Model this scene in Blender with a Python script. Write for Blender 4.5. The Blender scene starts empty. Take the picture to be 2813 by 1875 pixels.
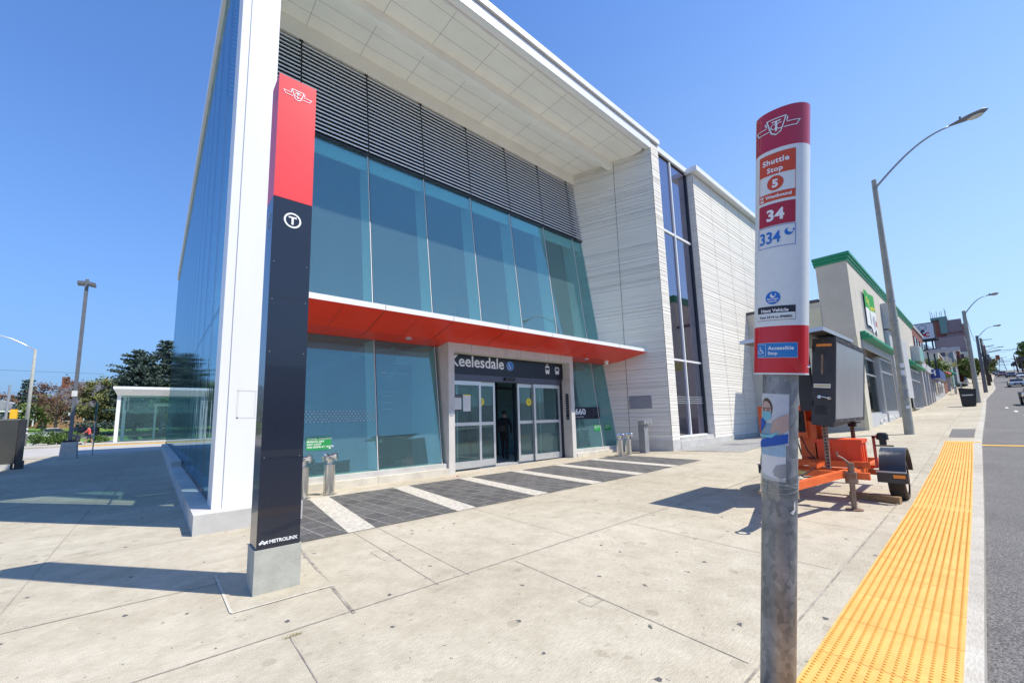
import bpy, bmesh, math, random
from mathutils import Vector, Matrix, Quaternion
random.seed(7)
SC = bpy.context.scene
COL = SC.collection
R = math.radians
# ---------------------------------------------------------------- camera
r_ = Vector((0.7556867, -0.65438967, -0.02667908)); u_ = Vector((-0.06296722, -0.1131405, 0.99158174)); f_ = Vector((0.65189934, 0.74764523, 0.12670387))
cam = bpy.data.cameras.new('camera'); camo = bpy.data.objects.new('camera', cam); COL.objects.link(camo)
m = Matrix((r_, u_, -f_)).transposed().to_4x4(); m.translation = Vector((0, 0, 1.5))
camo.matrix_world = m
cam.sensor_width = 36; cam.lens = 1120.849 / 2813 * 36
cam.shift_x = -(1401.51 - 1406.5) / 2813; cam.shift_y = (1005.98 - 937.5) / 2813
cam.clip_start = .05; cam.clip_end = 3000
SC.camera = camo
# ---------------------------------------------------------------- light
SUN = Vector((.603, -.798, 0)) * math.cos(R(58)); SUN.z = math.sin(R(58))
w = bpy.data.worlds.new('World'); SC.world = w; w.use_nodes = True
nt = w.node_tree; bg = nt.nodes['Background']
sky = nt.nodes.new('ShaderNodeTexSky'); sky.sky_type = 'NISHITA'; sky.sun_disc = False
sky.sun_elevation = R(58); sky.sun_rotation = math.atan2(SUN.x, SUN.y)
sky.air_density = 1.25; sky.dust_density = .6; sky.ozone_density = 3.0; sky.altitude = 100
bg.inputs[1].default_value = .13
sky.air_density = 1.0; sky.dust_density = 0.0; sky.ozone_density = 5.0
def wn(t, **k):
    n_ = nt.nodes.new(t)
    for a_, b_ in k.items(): setattr(n_, a_, b_)
    return n_
def wmath(op, a, b=None, c=None, clamp=False):
    n_ = wn('ShaderNodeMath', operation=op, use_clamp=clamp)
    for i, x in enumerate((a, b, c)):
        if x is None: continue
        if isinstance(x, (int, float)): n_.inputs[i].default_value = x
        else: nt.links.new(x, n_.inputs[i])
    return n_.outputs[0]
tc_ = wn('ShaderNodeTexCoord'); sx_ = wn('ShaderNodeSeparateXYZ'); nt.links.new(tc_.outputs['Generated'], sx_.inputs[0])
side_ = wmath('ADD', wmath('MULTIPLY', sx_.outputs[0], .90), wmath('MULTIPLY', sx_.outputs[1], -.42))
side_ = wmath('MULTIPLY_ADD', side_, .72, .30, clamp=True)
low_ = wmath('POWER', wmath('SUBTRACT', 1.0, wmath('DIVIDE', sx_.outputs[2], wmath('MULTIPLY_ADD', side_, .55, .60)), clamp=True), 1.6)
low_ = wmath('MULTIPLY', low_, .97)
tint_ = wn('ShaderNodeMixRGB', blend_type='MULTIPLY'); tint_.inputs[0].default_value = 1; tint_.inputs[2].default_value = (.90, 1.13, 1.42, 1); nt.links.new(sky.outputs[0], tint_.inputs[1])
hz_ = wn('ShaderNodeMixRGB'); hz_.inputs[1].default_value = (.92, 1.62, 2.95, 1); hz_.inputs[2].default_value = (3.1, 4.3, 5.4, 1); nt.links.new(side_, hz_.inputs[0])
mx_ = wn('ShaderNodeMixRGB'); nt.links.new(low_, mx_.inputs[0]); nt.links.new(tint_.outputs[0], mx_.inputs[1]); nt.links.new(hz_.outputs[0], mx_.inputs[2])
nt.links.new(mx_.outputs[0], bg.inputs[0])
sl = bpy.data.lights.new('sun', 'SUN'); sl.energy = 4.2; sl.angle = R(.5); sl.color = (1, .94, .83)
so = bpy.data.objects.new('sun', sl); COL.objects.link(so); so.rotation_euler = SUN.to_track_quat('Z', 'Y').to_euler()
SC.view_settings.view_transform = 'Standard'; SC.view_settings.look = 'None'; SC.view_settings.exposure = .5; SC.view_settings.gamma = 1
SC.cycles.max_bounces = 8; SC.cycles.transparent_max_bounces = 24
# ---------------------------------------------------------------- helpers
class MB:
    def __init__(s): s.v = []; s.f = []; s.m = []
    def add(s, vs, fs, mi=0):
        b = len(s.v); s.v += [tuple(p) for p in vs]
        for f in fs: s.f.append([i + b for i in f]); s.m.append(mi)
        return s
    def box(s, x0, x1, y0, y1, z0, z1, mi=0, M=None):
        vs = [(x, y, z) for z in (z0, z1) for y in (y0, y1) for x in (x0, x1)]
        if M is not None: vs = [M @ Vector(v) for v in vs]
        return s.add(vs, [(0, 2, 3, 1), (4, 5, 7, 6), (0, 1, 5, 4), (2, 6, 7, 3), (0, 4, 6, 2), (1, 3, 7, 5)], mi)
    def hexa(s, a, b, mi=0):           # two quads (bottom, top) of 4 points each
        return s.add(list(a) + list(b), [(3, 2, 1, 0), (4, 5, 6, 7), (0, 1, 5, 4), (1, 2, 6, 5), (2, 3, 7, 6), (3, 0, 4, 7)], mi)
    def prism(s, poly, z0, z1, mi=0):   # poly in xy
        n = len(poly)
        vs = [(x, y, z0) for x, y in poly] + [(x, y, z1) for x, y in poly]
        return s.add(vs, [tuple(range(n))[::-1], tuple(range(n, 2 * n))] + [(i, (i + 1) % n, (i + 1) % n + n, i + n) for i in range(n)], mi)
    def ext(s, poly, fn, a, b, mi=0):   # poly of 2D points, fn(u,v,t)->3D, extruded t=a..b
        n = len(poly)
        vs = [fn(u, v, a) for u, v in poly] + [fn(u, v, b) for u, v in poly]
        return s.add(vs, [tuple(range(n))[::-1], tuple(range(n, 2 * n))] + [(i, (i + 1) % n, (i + 1) % n + n, i + n) for i in range(n)], mi)
    def tube(s, pts, rad, n=10, mi=0, cap=True):
        pts = [Vector(p) for p in pts]
        if not hasattr(rad, '__len__'): rad = [rad] * len(pts)
        rings = []; up = None
        for i, p in enumerate(pts):
            d = (pts[min(i + 1, len(pts) - 1)] - pts[max(i - 1, 0)]).normalized()
            a = d.orthogonal().normalized() if up is None else (up - up.dot(d) * d).normalized()
            up = a; b = d.cross(a)
            rings.append([p + (a * math.cos(2 * math.pi * k / n) + b * math.sin(2 * math.pi * k / n)) * rad[i] for k in range(n)])
        vs = [v for r in rings for v in r]; fs = []
        for i in range(len(pts) - 1):
            for k in range(n): fs.append((i * n + k, i * n + (k + 1) % n, (i + 1) * n + (k + 1) % n, (i + 1) * n + k))
        if cap: fs += [tuple(range(n))[::-1], tuple(range((len(pts) - 1) * n, len(pts) * n))]
        return s.add(vs, fs, mi)
    def bar(s, a, b, w, h, mi=0, up=(0, 0, 1)):   # rectangular bar a->b
        a = Vector(a); b = Vector(b); d = (b - a).normalized(); upv = Vector(up)
        if abs(d.dot(upv)) > .99: upv = Vector((1, 0, 0))
        sd = d.cross(upv).normalized() * w / 2; uu = sd.cross(d).normalized() * h / 2
        q = lambda p: [p - sd - uu, p + sd - uu, p + sd + uu, p - sd + uu]
        return s.hexa(q(a), q(b), mi)
    def quad(s, a, b, c, d, mi=0): return s.add([a, b, c, d], [(0, 1, 2, 3)], mi)
    def build(s, name, mats, parent=None, smooth=False, local=False, angle=None):
        me = bpy.data.meshes.new(name)
        off = Vector((0, 0, 0)) if (local or parent is None) else ORI.get(parent.name, Vector((0, 0, 0)))
        me.from_pydata([(x - off.x, y - off.y, z - off.z) for x, y, z in s.v], [], s.f)
        if not isinstance(mats, (list, tuple)): mats = [mats]
        for mm in mats: me.materials.append(mm)
        me.polygons.foreach_set('material_index', s.m)
        if smooth: me.polygons.foreach_set('use_smooth', [True] * len(me.polygons))
        me.update()
        if angle: me.set_sharp_from_angle(angle=R(angle))
        o = bpy.data.objects.new(name, me); COL.objects.link(o)
        if parent is not None: o.parent = parent; ORI[o.name] = off
        return o
ORI = {}
def tag(o, label=None, cat=None, group=None, kind=None):
    if label: o['label'] = label
    if cat: o['category'] = cat
    if group: o['group'] = group
    if kind: o['kind'] = kind
    return o
def thing(name, label, cat, loc=(0, 0, 0), rotz=0, group=None, quat=None):
    o = bpy.data.objects.new(name, None); COL.objects.link(o); o.empty_display_size = .2
    o.location = loc
    if quat: o.rotation_mode = 'QUATERNION'; o.rotation_quaternion = quat
    else: o.rotation_euler = (0, 0, rotz)
    ORI[o.name] = Vector(loc)
    return tag(o, label, cat, group)
def dup(root, loc, rotz=None, label=None, scale=None):
    def cp(o, par):
        c = o.copy(); COL.objects.link(c); c.parent = par
        for ch in list(o.children): cp(ch, c)
        return c
    c = cp(root, None); c.location = loc
    if rotz is not None: c.rotation_euler = (0, 0, rotz)
    if label: c['label'] = label
    if scale: c.scale = scale
    return c
# ---------------------------------------------------------------- materials
def mat(name, col, rough=.6, metal=0, var=.0, vscale=3, bump=0, bscale=60, spec=.5, col2=None, stretch=None, detail=6, coat=0):
    m = bpy.data.materials.new(name); m.use_nodes = True; n = m.node_tree; p = n.nodes['Principled BSDF']
    p.inputs['Roughness'].default_value = rough; p.inputs['Metallic'].default_value = metal
    p.inputs['Specular IOR Level'].default_value = spec; p.inputs['Coat Weight'].default_value = coat
    c = (*col, 1); p.inputs['Base Color'].default_value = c
    tc = n.nodes.new('ShaderNodeTexCoord'); mp = n.nodes.new('ShaderNodeMapping'); n.links.new(tc.outputs['Object'], mp.inputs[0])
    if stretch: mp.inputs['Scale'].default_value = stretch
    if var or col2:
        t = n.nodes.new('ShaderNodeTexNoise'); t.inputs['Scale'].default_value = vscale; t.inputs['Detail'].default_value = detail
        t.inputs['Roughness'].default_value = .65
        n.links.new(mp.outputs[0], t.inputs[0])
        rp = n.nodes.new('ShaderNodeValToRGB'); n.links.new(t.outputs[0], rp.inputs[0])
        rp.color_ramp.elements[0].position = .32; rp.color_ramp.elements[1].position = .68
        a = tuple(x * (1 - var) for x in col) if not col2 else col; b = tuple(min(1, x * (1 + var)) for x in col) if not col2 else col2
        rp.color_ramp.elements[0].color = (*a, 1); rp.color_ramp.elements[1].color = (*b, 1)
        n.links.new(rp.outputs[0], p.inputs['Base Color'])
    if bump:
        t2 = n.nodes.new('ShaderNodeTexNoise'); t2.inputs['Scale'].default_value = bscale; t2.inputs['Detail'].default_value = 4
        n.links.new(mp.outputs[0], t2.inputs[0])
        b_ = n.nodes.new('ShaderNodeBump'); b_.inputs['Strength'].default_value = bump; b_.inputs['Distance'].default_value = .01
        n.links.new(t2.outputs[0], b_.inputs['Height']); n.links.new(b_.outputs[0], p.inputs['Normal'])
    return m
def glass(name, tint, base=.06, gain=1.0, rough=0.0, wav=0, gcol=(1, 1, 1), dust_and_fill=0):
    m = bpy.data.materials.new(name); m.use_nodes = True; n = m.node_tree; L = n.links; n.nodes.remove(n.nodes['Principled BSDF'])
    out = n.nodes['Material Output']; mx = n.nodes.new('ShaderNodeMixShader'); tr = n.nodes.new('ShaderNodeBsdfTransparent'); gl = n.nodes.new('ShaderNodeBsdfGlossy')
    tr.inputs[0].default_value = (*tint, 1); gl.inputs['Roughness'].default_value = rough; gl.inputs[0].default_value = (*gcol, 1)
    lw = n.nodes.new('ShaderNodeLayerWeight'); lw.inputs[0].default_value = .5
    pw = n.nodes.new('ShaderNodeMath'); pw.operation = 'POWER'; pw.inputs[1].default_value = 4.0; L.new(lw.outputs['Facing'], pw.inputs[0])
    ma = n.nodes.new('ShaderNodeMath'); ma.operation = 'MULTIPLY_ADD'; ma.use_clamp = True
    ma.inputs[1].default_value = gain * .95; ma.inputs[2].default_value = base
    L.new(pw.outputs[0], ma.inputs[0]); L.new(ma.outputs[0], mx.inputs[0]); L.new(tr.outputs[0], mx.inputs[1]); L.new(gl.outputs[0], mx.inputs[2])
    tc = n.nodes.new('ShaderNodeTexCoord')
    if wav:
        mp = n.nodes.new('ShaderNodeMapping'); mp.inputs['Scale'].default_value = (1, 1.3, .12)
        t = n.nodes.new('ShaderNodeTexNoise'); t.inputs['Scale'].default_value = 1.6; t.inputs['Detail'].default_value = 2
        b = n.nodes.new('ShaderNodeBump'); b.inputs['Strength'].default_value = wav; b.inputs['Distance'].default_value = .02
        L.new(tc.outputs['Object'], mp.inputs[0]); L.new(mp.outputs[0], t.inputs[0]); L.new(t.outputs[0], b.inputs['Height']); L.new(b.outputs[0], gl.inputs['Normal'])
    last = mx
    if dust_and_fill:
        df = n.nodes.new('ShaderNodeBsdfDiffuse'); df.inputs[0].default_value = (.42, .60, .66, 1); m2 = n.nodes.new('ShaderNodeMixShader')
        t = n.nodes.new('ShaderNodeTexNoise'); t.inputs['Scale'].default_value = 22; t.inputs['Detail'].default_value = 8; t.inputs['Roughness'].default_value = .75; L.new(tc.outputs['Object'], t.inputs[0])
        q = n.nodes.new('ShaderNodeMapRange'); q.inputs[1].default_value = .35; q.inputs[2].default_value = .7; q.inputs[3].default_value = dust_and_fill * .55; q.inputs[4].default_value = dust_and_fill * 1.5; L.new(t.outputs[0], q.inputs[0])
        L.new(q.outputs[0], m2.inputs[0]); L.new(mx.outputs[0], m2.inputs[1]); L.new(df.outputs[0], m2.inputs[2]); last = m2
    L.new(last.outputs[0], out.inputs[0]); return m
def nodes(m): return m.node_tree.nodes, m.node_tree.links
def concrete_ground(name, c1, c2, c3, spots=True, brush=(14, 90, 1)):
    m = bpy.data.materials.new(name); m.use_nodes = True; N, L = nodes(m); p = N['Principled BSDF']; p.inputs['Roughness'].default_value = .88
    p.inputs['Specular IOR Level'].default_value = .25
    tc = N.new('ShaderNodeTexCoord')
    def noise(sc, det, stretch=None, rg=.6):
        t = N.new('ShaderNodeTexNoise'); t.inputs['Scale'].default_value = sc; t.inputs['Detail'].default_value = det; t.inputs['Roughness'].default_value = rg
        if stretch:
            mp = N.new('ShaderNodeMapping'); mp.inputs['Scale'].default_value = stretch; L.new(tc.outputs['Object'], mp.inputs[0]); L.new(mp.outputs[0], t.inputs[0])
        else: L.new(tc.outputs['Object'], t.inputs[0])
        return t
    def ramp(src, a, b, ca, cb):
        r = N.new('ShaderNodeValToRGB'); r.color_ramp.elements[0].position = a; r.color_ramp.elements[1].position = b
        r.color_ramp.elements[0].color = (*ca, 1); r.color_ramp.elements[1].color = (*cb, 1); L.new(src, r.inputs[0]); return r
    def mul(a, b, fac=1):
        x = N.new('ShaderNodeMixRGB'); x.blend_type = 'MULTIPLY'; x.inputs[0].default_value = fac; L.new(a, x.inputs[1]); L.new(b, x.inputs[2]); return x.outputs[0]
    big = ramp(noise(.45, 5).outputs[0], .35, .65, c1, c2).outputs[0]
    mid = ramp(noise(3.2, 6, None, .7).outputs[0], .3, .62, (.80, .79, .77), (1, 1, 1)).outputs[0]
    grit = ramp(noise(170, 3).outputs[0], .3, .7, (.62, .61, .59), (1.2, 1.2, 1.19)).outputs[0]
    br = ramp(noise(1, 4, brush, .6).outputs[0], .36, .62, (.86, .86, .85), (1.06, 1.06, 1.06)).outputs[0]
    bk = N.new('ShaderNodeTexBrick'); bk.offset = 0; bk.inputs['Scale'].default_value = 1; bk.inputs['Brick Width'].default_value = 1.9; bk.inputs['Row Height'].default_value = 2.36; bk.inputs['Mortar Size'].default_value = 0
    bk.inputs['Color1'].default_value = (1.03, 1.03, 1.03, 1); bk.inputs['Color2'].default_value = (.90, .89, .875, 1)
    mpb = N.new('ShaderNodeMapping'); mpb.inputs['Location'].default_value = (-1.1, -1.08, 0); L.new(tc.outputs['Object'], mpb.inputs[0]); L.new(mpb.outputs[0], bk.inputs[0])
    c = mul(mul(mul(mul(big, mid), grit), br), bk.outputs[0])
    # faint stains drawn out along the walking direction
    st = ramp(noise(1, 3, (1.2, 4.2, 1), .5).outputs[0], .66, .78, (1, 1, 1), c3).outputs[0]
    c = mul(c, st)
    if spots:
        for scale, rad, keep, dark in ((1.7, .032, .45, (.10, .10, .10)), (4.2, .028, .6, (.16, .155, .15)), (2.9, .07, .62, (.86, .85, .83)), (1.3, .06, .6, (.84, .83, .81)), (3.4, .020, .3, (.13, .13, .125))):
            v = N.new('ShaderNodeTexVoronoi'); v.voronoi_dimensions = '2D'; v.inputs['Scale'].default_value = scale
            nz = noise(16, 3); ad = N.new('ShaderNodeVectorMath'); ad.operation = 'MULTIPLY_ADD'; ad.inputs[1].default_value = (.10, .10, 0)
            L.new(nz.outputs['Color'], ad.inputs[0]); L.new(tc.outputs['Object'], ad.inputs[2]); L.new(ad.outputs[0], v.inputs['Vector'])
            lt = N.new('ShaderNodeMath'); lt.operation = 'LESS_THAN'; lt.inputs[1].default_value = rad; L.new(v.outputs['Distance'], lt.inputs[0])
            sp = N.new('ShaderNodeSeparateColor'); L.new(v.outputs['Color'], sp.inputs[0])
            gt = N.new('ShaderNodeMath'); gt.operation = 'GREATER_THAN'; gt.inputs[1].default_value = keep; L.new(sp.outputs[0], gt.inputs[0])
            ml = N.new('ShaderNodeMath'); ml.operation = 'MULTIPLY'; L.new(lt.outputs[0], ml.inputs[0]); L.new(gt.outputs[0], ml.inputs[1])
            mx = N.new('ShaderNodeMixRGB'); mx.inputs[2].default_value = (*dark, 1); L.new(ml.outputs[0], mx.inputs[0]); L.new(c, mx.inputs[1])
            if dark[0] > .5: mx.blend_type = 'MULTIPLY'
            c = mx.outputs[0]
    L.new(c, p.inputs['Base Color'])
    b = N.new('ShaderNodeBump'); b.inputs['Strength'].default_value = .35; b.inputs['Distance'].default_value = .004
    L.new(noise(120, 3).outputs[0], b.inputs['Height']); L.new(b.outputs[0], p.inputs['Normal'])
    return m
MT = dict(
 walk=concrete_ground('sidewalk_concrete', (.50, .45, .355), (.585, .535, .435), (.74, .71, .67)),
 walk2=concrete_ground('kerb_concrete', (.52, .49, .43), (.62, .59, .53), (.9, .88, .86), False),
 joint=mat('joint_dirt', (.30, .27, .225), .95, var=.4, vscale=8),
 paver=None, asphalt=None,
 white=mat('white_painted_steel', (.80, .80, .79), .38, var=.03, vscale=1.5, stretch=(1, 1, .1)),
 soffit=mat('pale_soffit_panel', (.90, .865, .77), .6, var=.05, vscale=.8),
 dark=mat('dark_gap', (.02, .02, .022), .8),
 alu=mat('brushed_aluminium', (.62, .64, .66), .35, .7, var=.06, vscale=4),
 steel=mat('stainless_steel', (.62, .62, .60), .22, 1, var=.12, vscale=5, stretch=(3, 3, .6)),
 darkalu=mat('dark_frame_metal', (.055, .06, .07), .4, .4),
 precast=mat('ribbed_white_precast', (.78, .745, .67), .85, var=.035, vscale=1.2, bump=.25, bscale=45, stretch=(.5, .5, 2.5)),
 precast_s=mat('smooth_precast', (.52, .51, .48), .8, var=.12, vscale=2.2, bump=.2, bscale=50),
 plinth=mat('cream_concrete_plinth', (.60, .56, .47), .85, var=.14, vscale=3, bump=.2, bscale=60),
 louver=mat('silver_louver_blade', (.78, .79, .80), .45, .1),
 red_can=mat('orange_red_panel', (.72, .038, .010), .25, var=.04, vscale=1, spec=.35),
 red_tot=mat('coral_red_enamel', (.86, .05, .05), .35, coat=.2, var=.02),
 navy=mat('navy_black_enamel', (.012, .017, .032), .25, coat=.4, var=.1, vscale=2),
 navy2=mat('navy_sign_face', (.004, .006, .022), .3),
 txt=mat('white_lettering', (.85, .85, .85), .5),
 txtd=mat('black_lettering', (.02, .02, .03), .5),
 txtg=mat('faded_white_marking', (.42, .45, .47), .6),
 blue=mat('sign_blue', (.015, .16, .55), .4), navyb=mat('route_blue', (.015, .05, .25), .4),
 yellow=mat('sticker_yellow', (.85, .70, .05), .5), green=mat('sticker_green', (.01, .26, .06), .5),
 paper=mat('white_paper', (.75, .75, .72), .7, var=.03),
 orange_st=mat('sticker_orange_red', (.62, .07, .02), .45), crim=mat('sticker_crimson', (.42, .015, .04), .4),
 sg_red=mat('sign_crimson_vinyl', (.46, .018, .045), .3, coat=.3), sg_red2=mat('sign_bright_red_vinyl', (.62, .012, .02), .28, coat=.3),
 sg_white=mat('sign_white_vinyl', (.74, .76, .74), .35, coat=.2, var=.03, vscale=30),
 orange=mat('safety_orange_paint', (.62, .10, .02), .5, col2=(.86, .17, .035), vscale=5, detail=10, bump=.1), orange2=mat('orange_plastic_box', (.85, .085, .02), .45, var=.06, vscale=4),
 rust=mat('rusted_steel', (.30, .26, .22), .6, .5, col2=(.22, .10, .05), vscale=9),
 rubber=mat('tyre_rubber', (.03, .03, .032), .75, bump=.3, bscale=40), fender=mat('black_plastic_fender', (.035, .04, .05), .3, var=.2, vscale=4),
 cabinet=mat('charcoal_cabinet_paint', (.035, .036, .042), .5, var=.35, vscale=6), display=mat('grey_polycarbonate_face', (.36, .375, .39), .28, .3, var=.10, vscale=.9, stretch=(1, 1, .4)),
 wood=mat('weathered_timber', (.30, .20, .10), .85, var=.3, vscale=4, stretch=(6, 1, 6)),
 lamp_conc=mat('weathered_concrete_pole', (.33, .33, .29), .85, var=.15, vscale=3, bump=.3), lamp_grey=mat('painted_grey_pole', (.16, .17, .19), .5, .2, var=.15),
 galv2=mat('dull_galvanised_arm', (.36, .38, .40), .5, .5), lampglass=mat('lamp_lens', (.6, .58, .5), .15),
 woodpole=mat('dark_timber_pole', (.06, .05, .05), .9, var=.2),
 leaf1=mat('spring_green_leaf', (.10, .145, .03), .75, col2=(.20, .25, .06), vscale=1.2), leaf2=mat('olive_leaf', (.14, .155, .045), .75, col2=(.24, .24, .08), vscale=1.4),
 spruce=mat('blue_spruce_needles', (.045, .075, .06), .8, col2=(.085, .125, .095), vscale=1.5), redleaf=mat('reddish_bud_leaf', (.15, .07, .05), .8, col2=(.20, .12, .07), vscale=1.5),
 shrub=mat('juniper_green', (.05, .115, .02), .8, col2=(.12, .2, .04), vscale=1.5), bark=mat('grey_bark', (.16, .13, .10), .9, var=.3, vscale=5),
 grass=mat('lawn_grass', (.10, .19, .025), .9, col2=(.17, .27, .05), vscale=.6), 
 brick=mat('red_brown_brick', (.25, .085, .055), .85, var=.18, vscale=2), brickhz=mat('haze_paled_brick', (.27, .20, .20), .85, var=.1), brick3=mat('dark_red_brick', (.20, .075, .05), .85, var=.18),  # second brick is paled to paint distance haze onto the far blocks
 beige=mat('beige_stucco', (.56, .52, .44), .9, var=.08, vscale=.7, bump=.15, bscale=20), beige2=mat('patched_grey_stucco', (.40, .385, .35), .9, var=.14, vscale=1.5), gtrim=mat('green_cornice_metal', (.02, .27, .13), .45),
 yelpatch=mat('faded_yellow_paint', (.56, .50, .19), .85, var=.15, vscale=4), ltgrey=mat('light_grey_panel', (.48, .49, .50), .6, var=.08), midgrey=mat('mid_grey_panel', (.25, .26, .28), .6, var=.1),
 black=mat('black_plastic', (.012, .013, .018), .4), roofdk=mat('dark_shingle', (.09, .09, .10), .9, var=.2), roofgr=mat('grey_shingle', (.30, .31, .32), .9, var=.15), greenish=mat('pale_green_cladding', (.17, .28, .25), .7, var=.05),
 teal=mat('teal_light_panel', (.22, .45, .42), .5), cream=mat('cream_wall', (.60, .57, .42), .8, var=.05),
 skin=mat('skin', (.45, .26, .18), .6), cl_dark=mat('black_clothing', (.012, .012, .016), .85), cl_red=mat('coral_shirt', (.65, .10, .08), .8), cl_navy=mat('navy_shorts', (.02, .025, .06), .85), hair=mat('dark_hair', (.015, .01, .008), .6),
 mask=mat('teal_surgical_mask', (.20, .52, .60), .8), glove=mat('blue_glove', (.02, .10, .42), .6), pskin=mat('poster_skin', (.52, .36, .30), .7), pbg=mat('poster_pale_grey', (.56, .58, .60), .6, var=.06, vscale=25),
 sky_bl=mat('poster_blue_tint', (.34, .50, .62), .6, var=.1, vscale=30), tint=mat('car_window_glass', (.015, .018, .022), .08), chrome=mat('chrome', (.7, .7, .7), .15, 1), headl=mat('headlight_lens', (.8, .8, .78), .1),
 carw=mat('white_car_paint', (.70, .72, .72), .25, coat=.6), carb=mat('black_car_paint', (.02, .022, .028), .2, coat=.6), carg=mat('grey_car_paint', (.16, .17, .18), .25, .3, coat=.6), carr=mat('dark_red_car_paint', (.16, .03, .03), .25, coat=.6), cars=mat('silver_car_paint', (.42, .44, .45), .25, .5, coat=.5),
 ypaint=mat('worn_yellow_road_paint', (.72, .42, .05), .8, var=.15, vscale=6), wpaint=mat('worn_white_road_paint', (.62, .62, .60), .8, var=.15, vscale=6),
 int_floor=mat('terrazzo_floor', (.55, .55, .53), .35, var=.05), int_wall=mat('interior_walls_and_sun_block', (.26, .30, .31), .7), int_ceil=mat('interior_ceiling', (.34, .37, .38), .8), fin=mat('pale_steel_fin', (.84, .86, .86), .5),
 board=mat('charcoal_map_board', (.03, .036, .05), .4), wire=mat('black_cable', (.02, .02, .02), .7), redsig=mat('red_decal', (.6, .03, .03), .5),
 ltorange=mat('amber_reflector', (.9, .30, .03), .3), gum=mat('translucent_tape', (.62, .64, .62), .3), sigyel=mat('signal_yellow', (.85, .45, .02), .5),
)
MT['g_fac'] = glass('teal_facade_glass', (.66, .90, .88), .14, 1.0, wav=.10, gcol=(.60, .84, .88), dust_and_fill=.085)
MT['g_side'] = glass('side_glass', (.78, .90, .90), .08, .85, wav=.22, gcol=(.50, .68, .78), dust_and_fill=.02)
MT['g_tow'] = glass('tower_window_glass', (.55, .55, .60), .24, 1.0, wav=.1, gcol=(.82, .84, 1))
MT['g_door'] = glass('door_glass', (.66, .80, .80), .07, 1.0, gcol=(.66, .84, .86), dust_and_fill=.04)
MT['g_shop'] = glass('shop_glass', (.5, .55, .55), .03, .12)
MT['g_shel'] = glass('shelter_glass', (.72, .86, .83), .05, .7, gcol=(.7, .9, .86), dust_and_fill=.05)
MT['film'] = glass('clear_wrap_film', (.80, .82, .82), .10, 1.0, rough=.15, wav=1.0)
def asphalt():
    m = mat('asphalt', (.115, .11, .108), .9, col2=(.155, .15, .145), vscale=.7, bump=.8, bscale=180)
    N, L = nodes(m); p = N['Principled BSDF']; src = p.inputs['Base Color'].links[0].from_socket
    tc = N.new('ShaderNodeTexCoord'); t = N.new('ShaderNodeTexNoise'); t.inputs['Scale'].default_value = 95; t.inputs['Detail'].default_value = 2; L.new(tc.outputs['Object'], t.inputs[0])
    r = N.new('ShaderNodeValToRGB'); r.color_ramp.elements[0].position = .38; r.color_ramp.elements[1].position = .68
    r.color_ramp.elements[0].color = (.5, .5, .5, 1); r.color_ramp.elements[1].color = (2.0, 1.95, 1.9, 1); L.new(t.outputs[0], r.inputs[0])
    x = N.new('ShaderNodeMixRGB'); x.blend_type = 'MULTIPLY'; x.inputs[0].default_value = 1; L.new(src, x.inputs[1]); L.new(r.outputs[0], x.inputs[2]); L.new(x.outputs[0], p.inputs['Base Color']); return m
MT['asphalt'] = asphalt()
def brickmat(name, c1, c2, mortar, bw, bh, ms, rough=.8, rot=0, bias=0, bump=.4):
    m = bpy.data.materials.new(name); m.use_nodes = True; N, L = nodes(m); p = N['Principled BSDF']; p.inputs['Roughness'].default_value = rough
    tc = N.new('ShaderNodeTexCoord'); mp = N.new('ShaderNodeMapping'); mp.inputs['Rotation'].default_value = rot if rot else (0, 0, 0)
    b = N.new('ShaderNodeTexBrick'); b.inputs['Scale'].default_value = 1; b.inputs['Brick Width'].default_value = bw; b.inputs['Row Height'].default_value = bh; b.inputs['Mortar Size'].default_value = ms
    b.inputs['Color1'].default_value = (*c1, 1); b.inputs['Color2'].default_value = (*c2, 1); b.inputs['Mortar'].default_value = (*mortar, 1); b.inputs['Bias'].default_value = bias
    L.new(tc.outputs['Object'], mp.inputs[0]); L.new(mp.outputs[0], b.inputs[0])
    t = N.new('ShaderNodeTexNoise'); t.inputs['Scale'].default_value = 14; t.inputs['Detail'].default_value = 6; L.new(tc.outputs['Object'], t.inputs[0])
    r = N.new('ShaderNodeValToRGB'); r.color_ramp.elements[0].position = .3; r.color_ramp.elements[1].position = .72; r.color_ramp.elements[0].color = (.72, .72, .72, 1); r.color_ramp.elements[1].color = (1.3, 1.27, 1.22, 1); L.new(t.outputs[0], r.inputs[0])
    x = N.new('ShaderNodeMixRGB'); x.blend_type = 'MULTIPLY'; x.inputs[0].default_value = 1; L.new(b.outputs[0], x.inputs[1]); L.new(r.outputs[0], x.inputs[2]); L.new(x.outputs[0], p.inputs['Base Color'])
    bm_ = N.new('ShaderNodeBump'); bm_.invert = True; bm_.inputs['Strength'].default_value = bump; bm_.inputs['Distance'].default_value = .006; L.new(b.outputs['Fac'], bm_.inputs['Height']); L.new(bm_.outputs[0], p.inputs['Normal'])
    return m
MT['paver'] = brickmat('dark_basalt_paver', (.075, .075, .075), (.115, .115, .112), (.26, .25, .23), .42, .30, .008, rot=(0, 0, R(84.3) + math.pi))
MT['lpaver'] = brickmat('cream_paver_band', (.50, .48, .42), (.52, .495, .435), (.45, .43, .38), .7, .14, .006, rot=(0, 0, R(84.3) + math.pi))
MT['brickw'] = brickmat('street_brick_wall', (.26, .085, .055), (.20, .065, .045), (.22, .16, .13), .4, .13, .012, rot=(R(90), 0, 0), bump=.2)
MT['house_brick'] = brickmat('tan_house_brick', (.36, .19, .09), (.30, .15, .07), (.35, .28, .2), .5, .15, .012, rot=(R(90), 0, 0), bump=.2)
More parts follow.
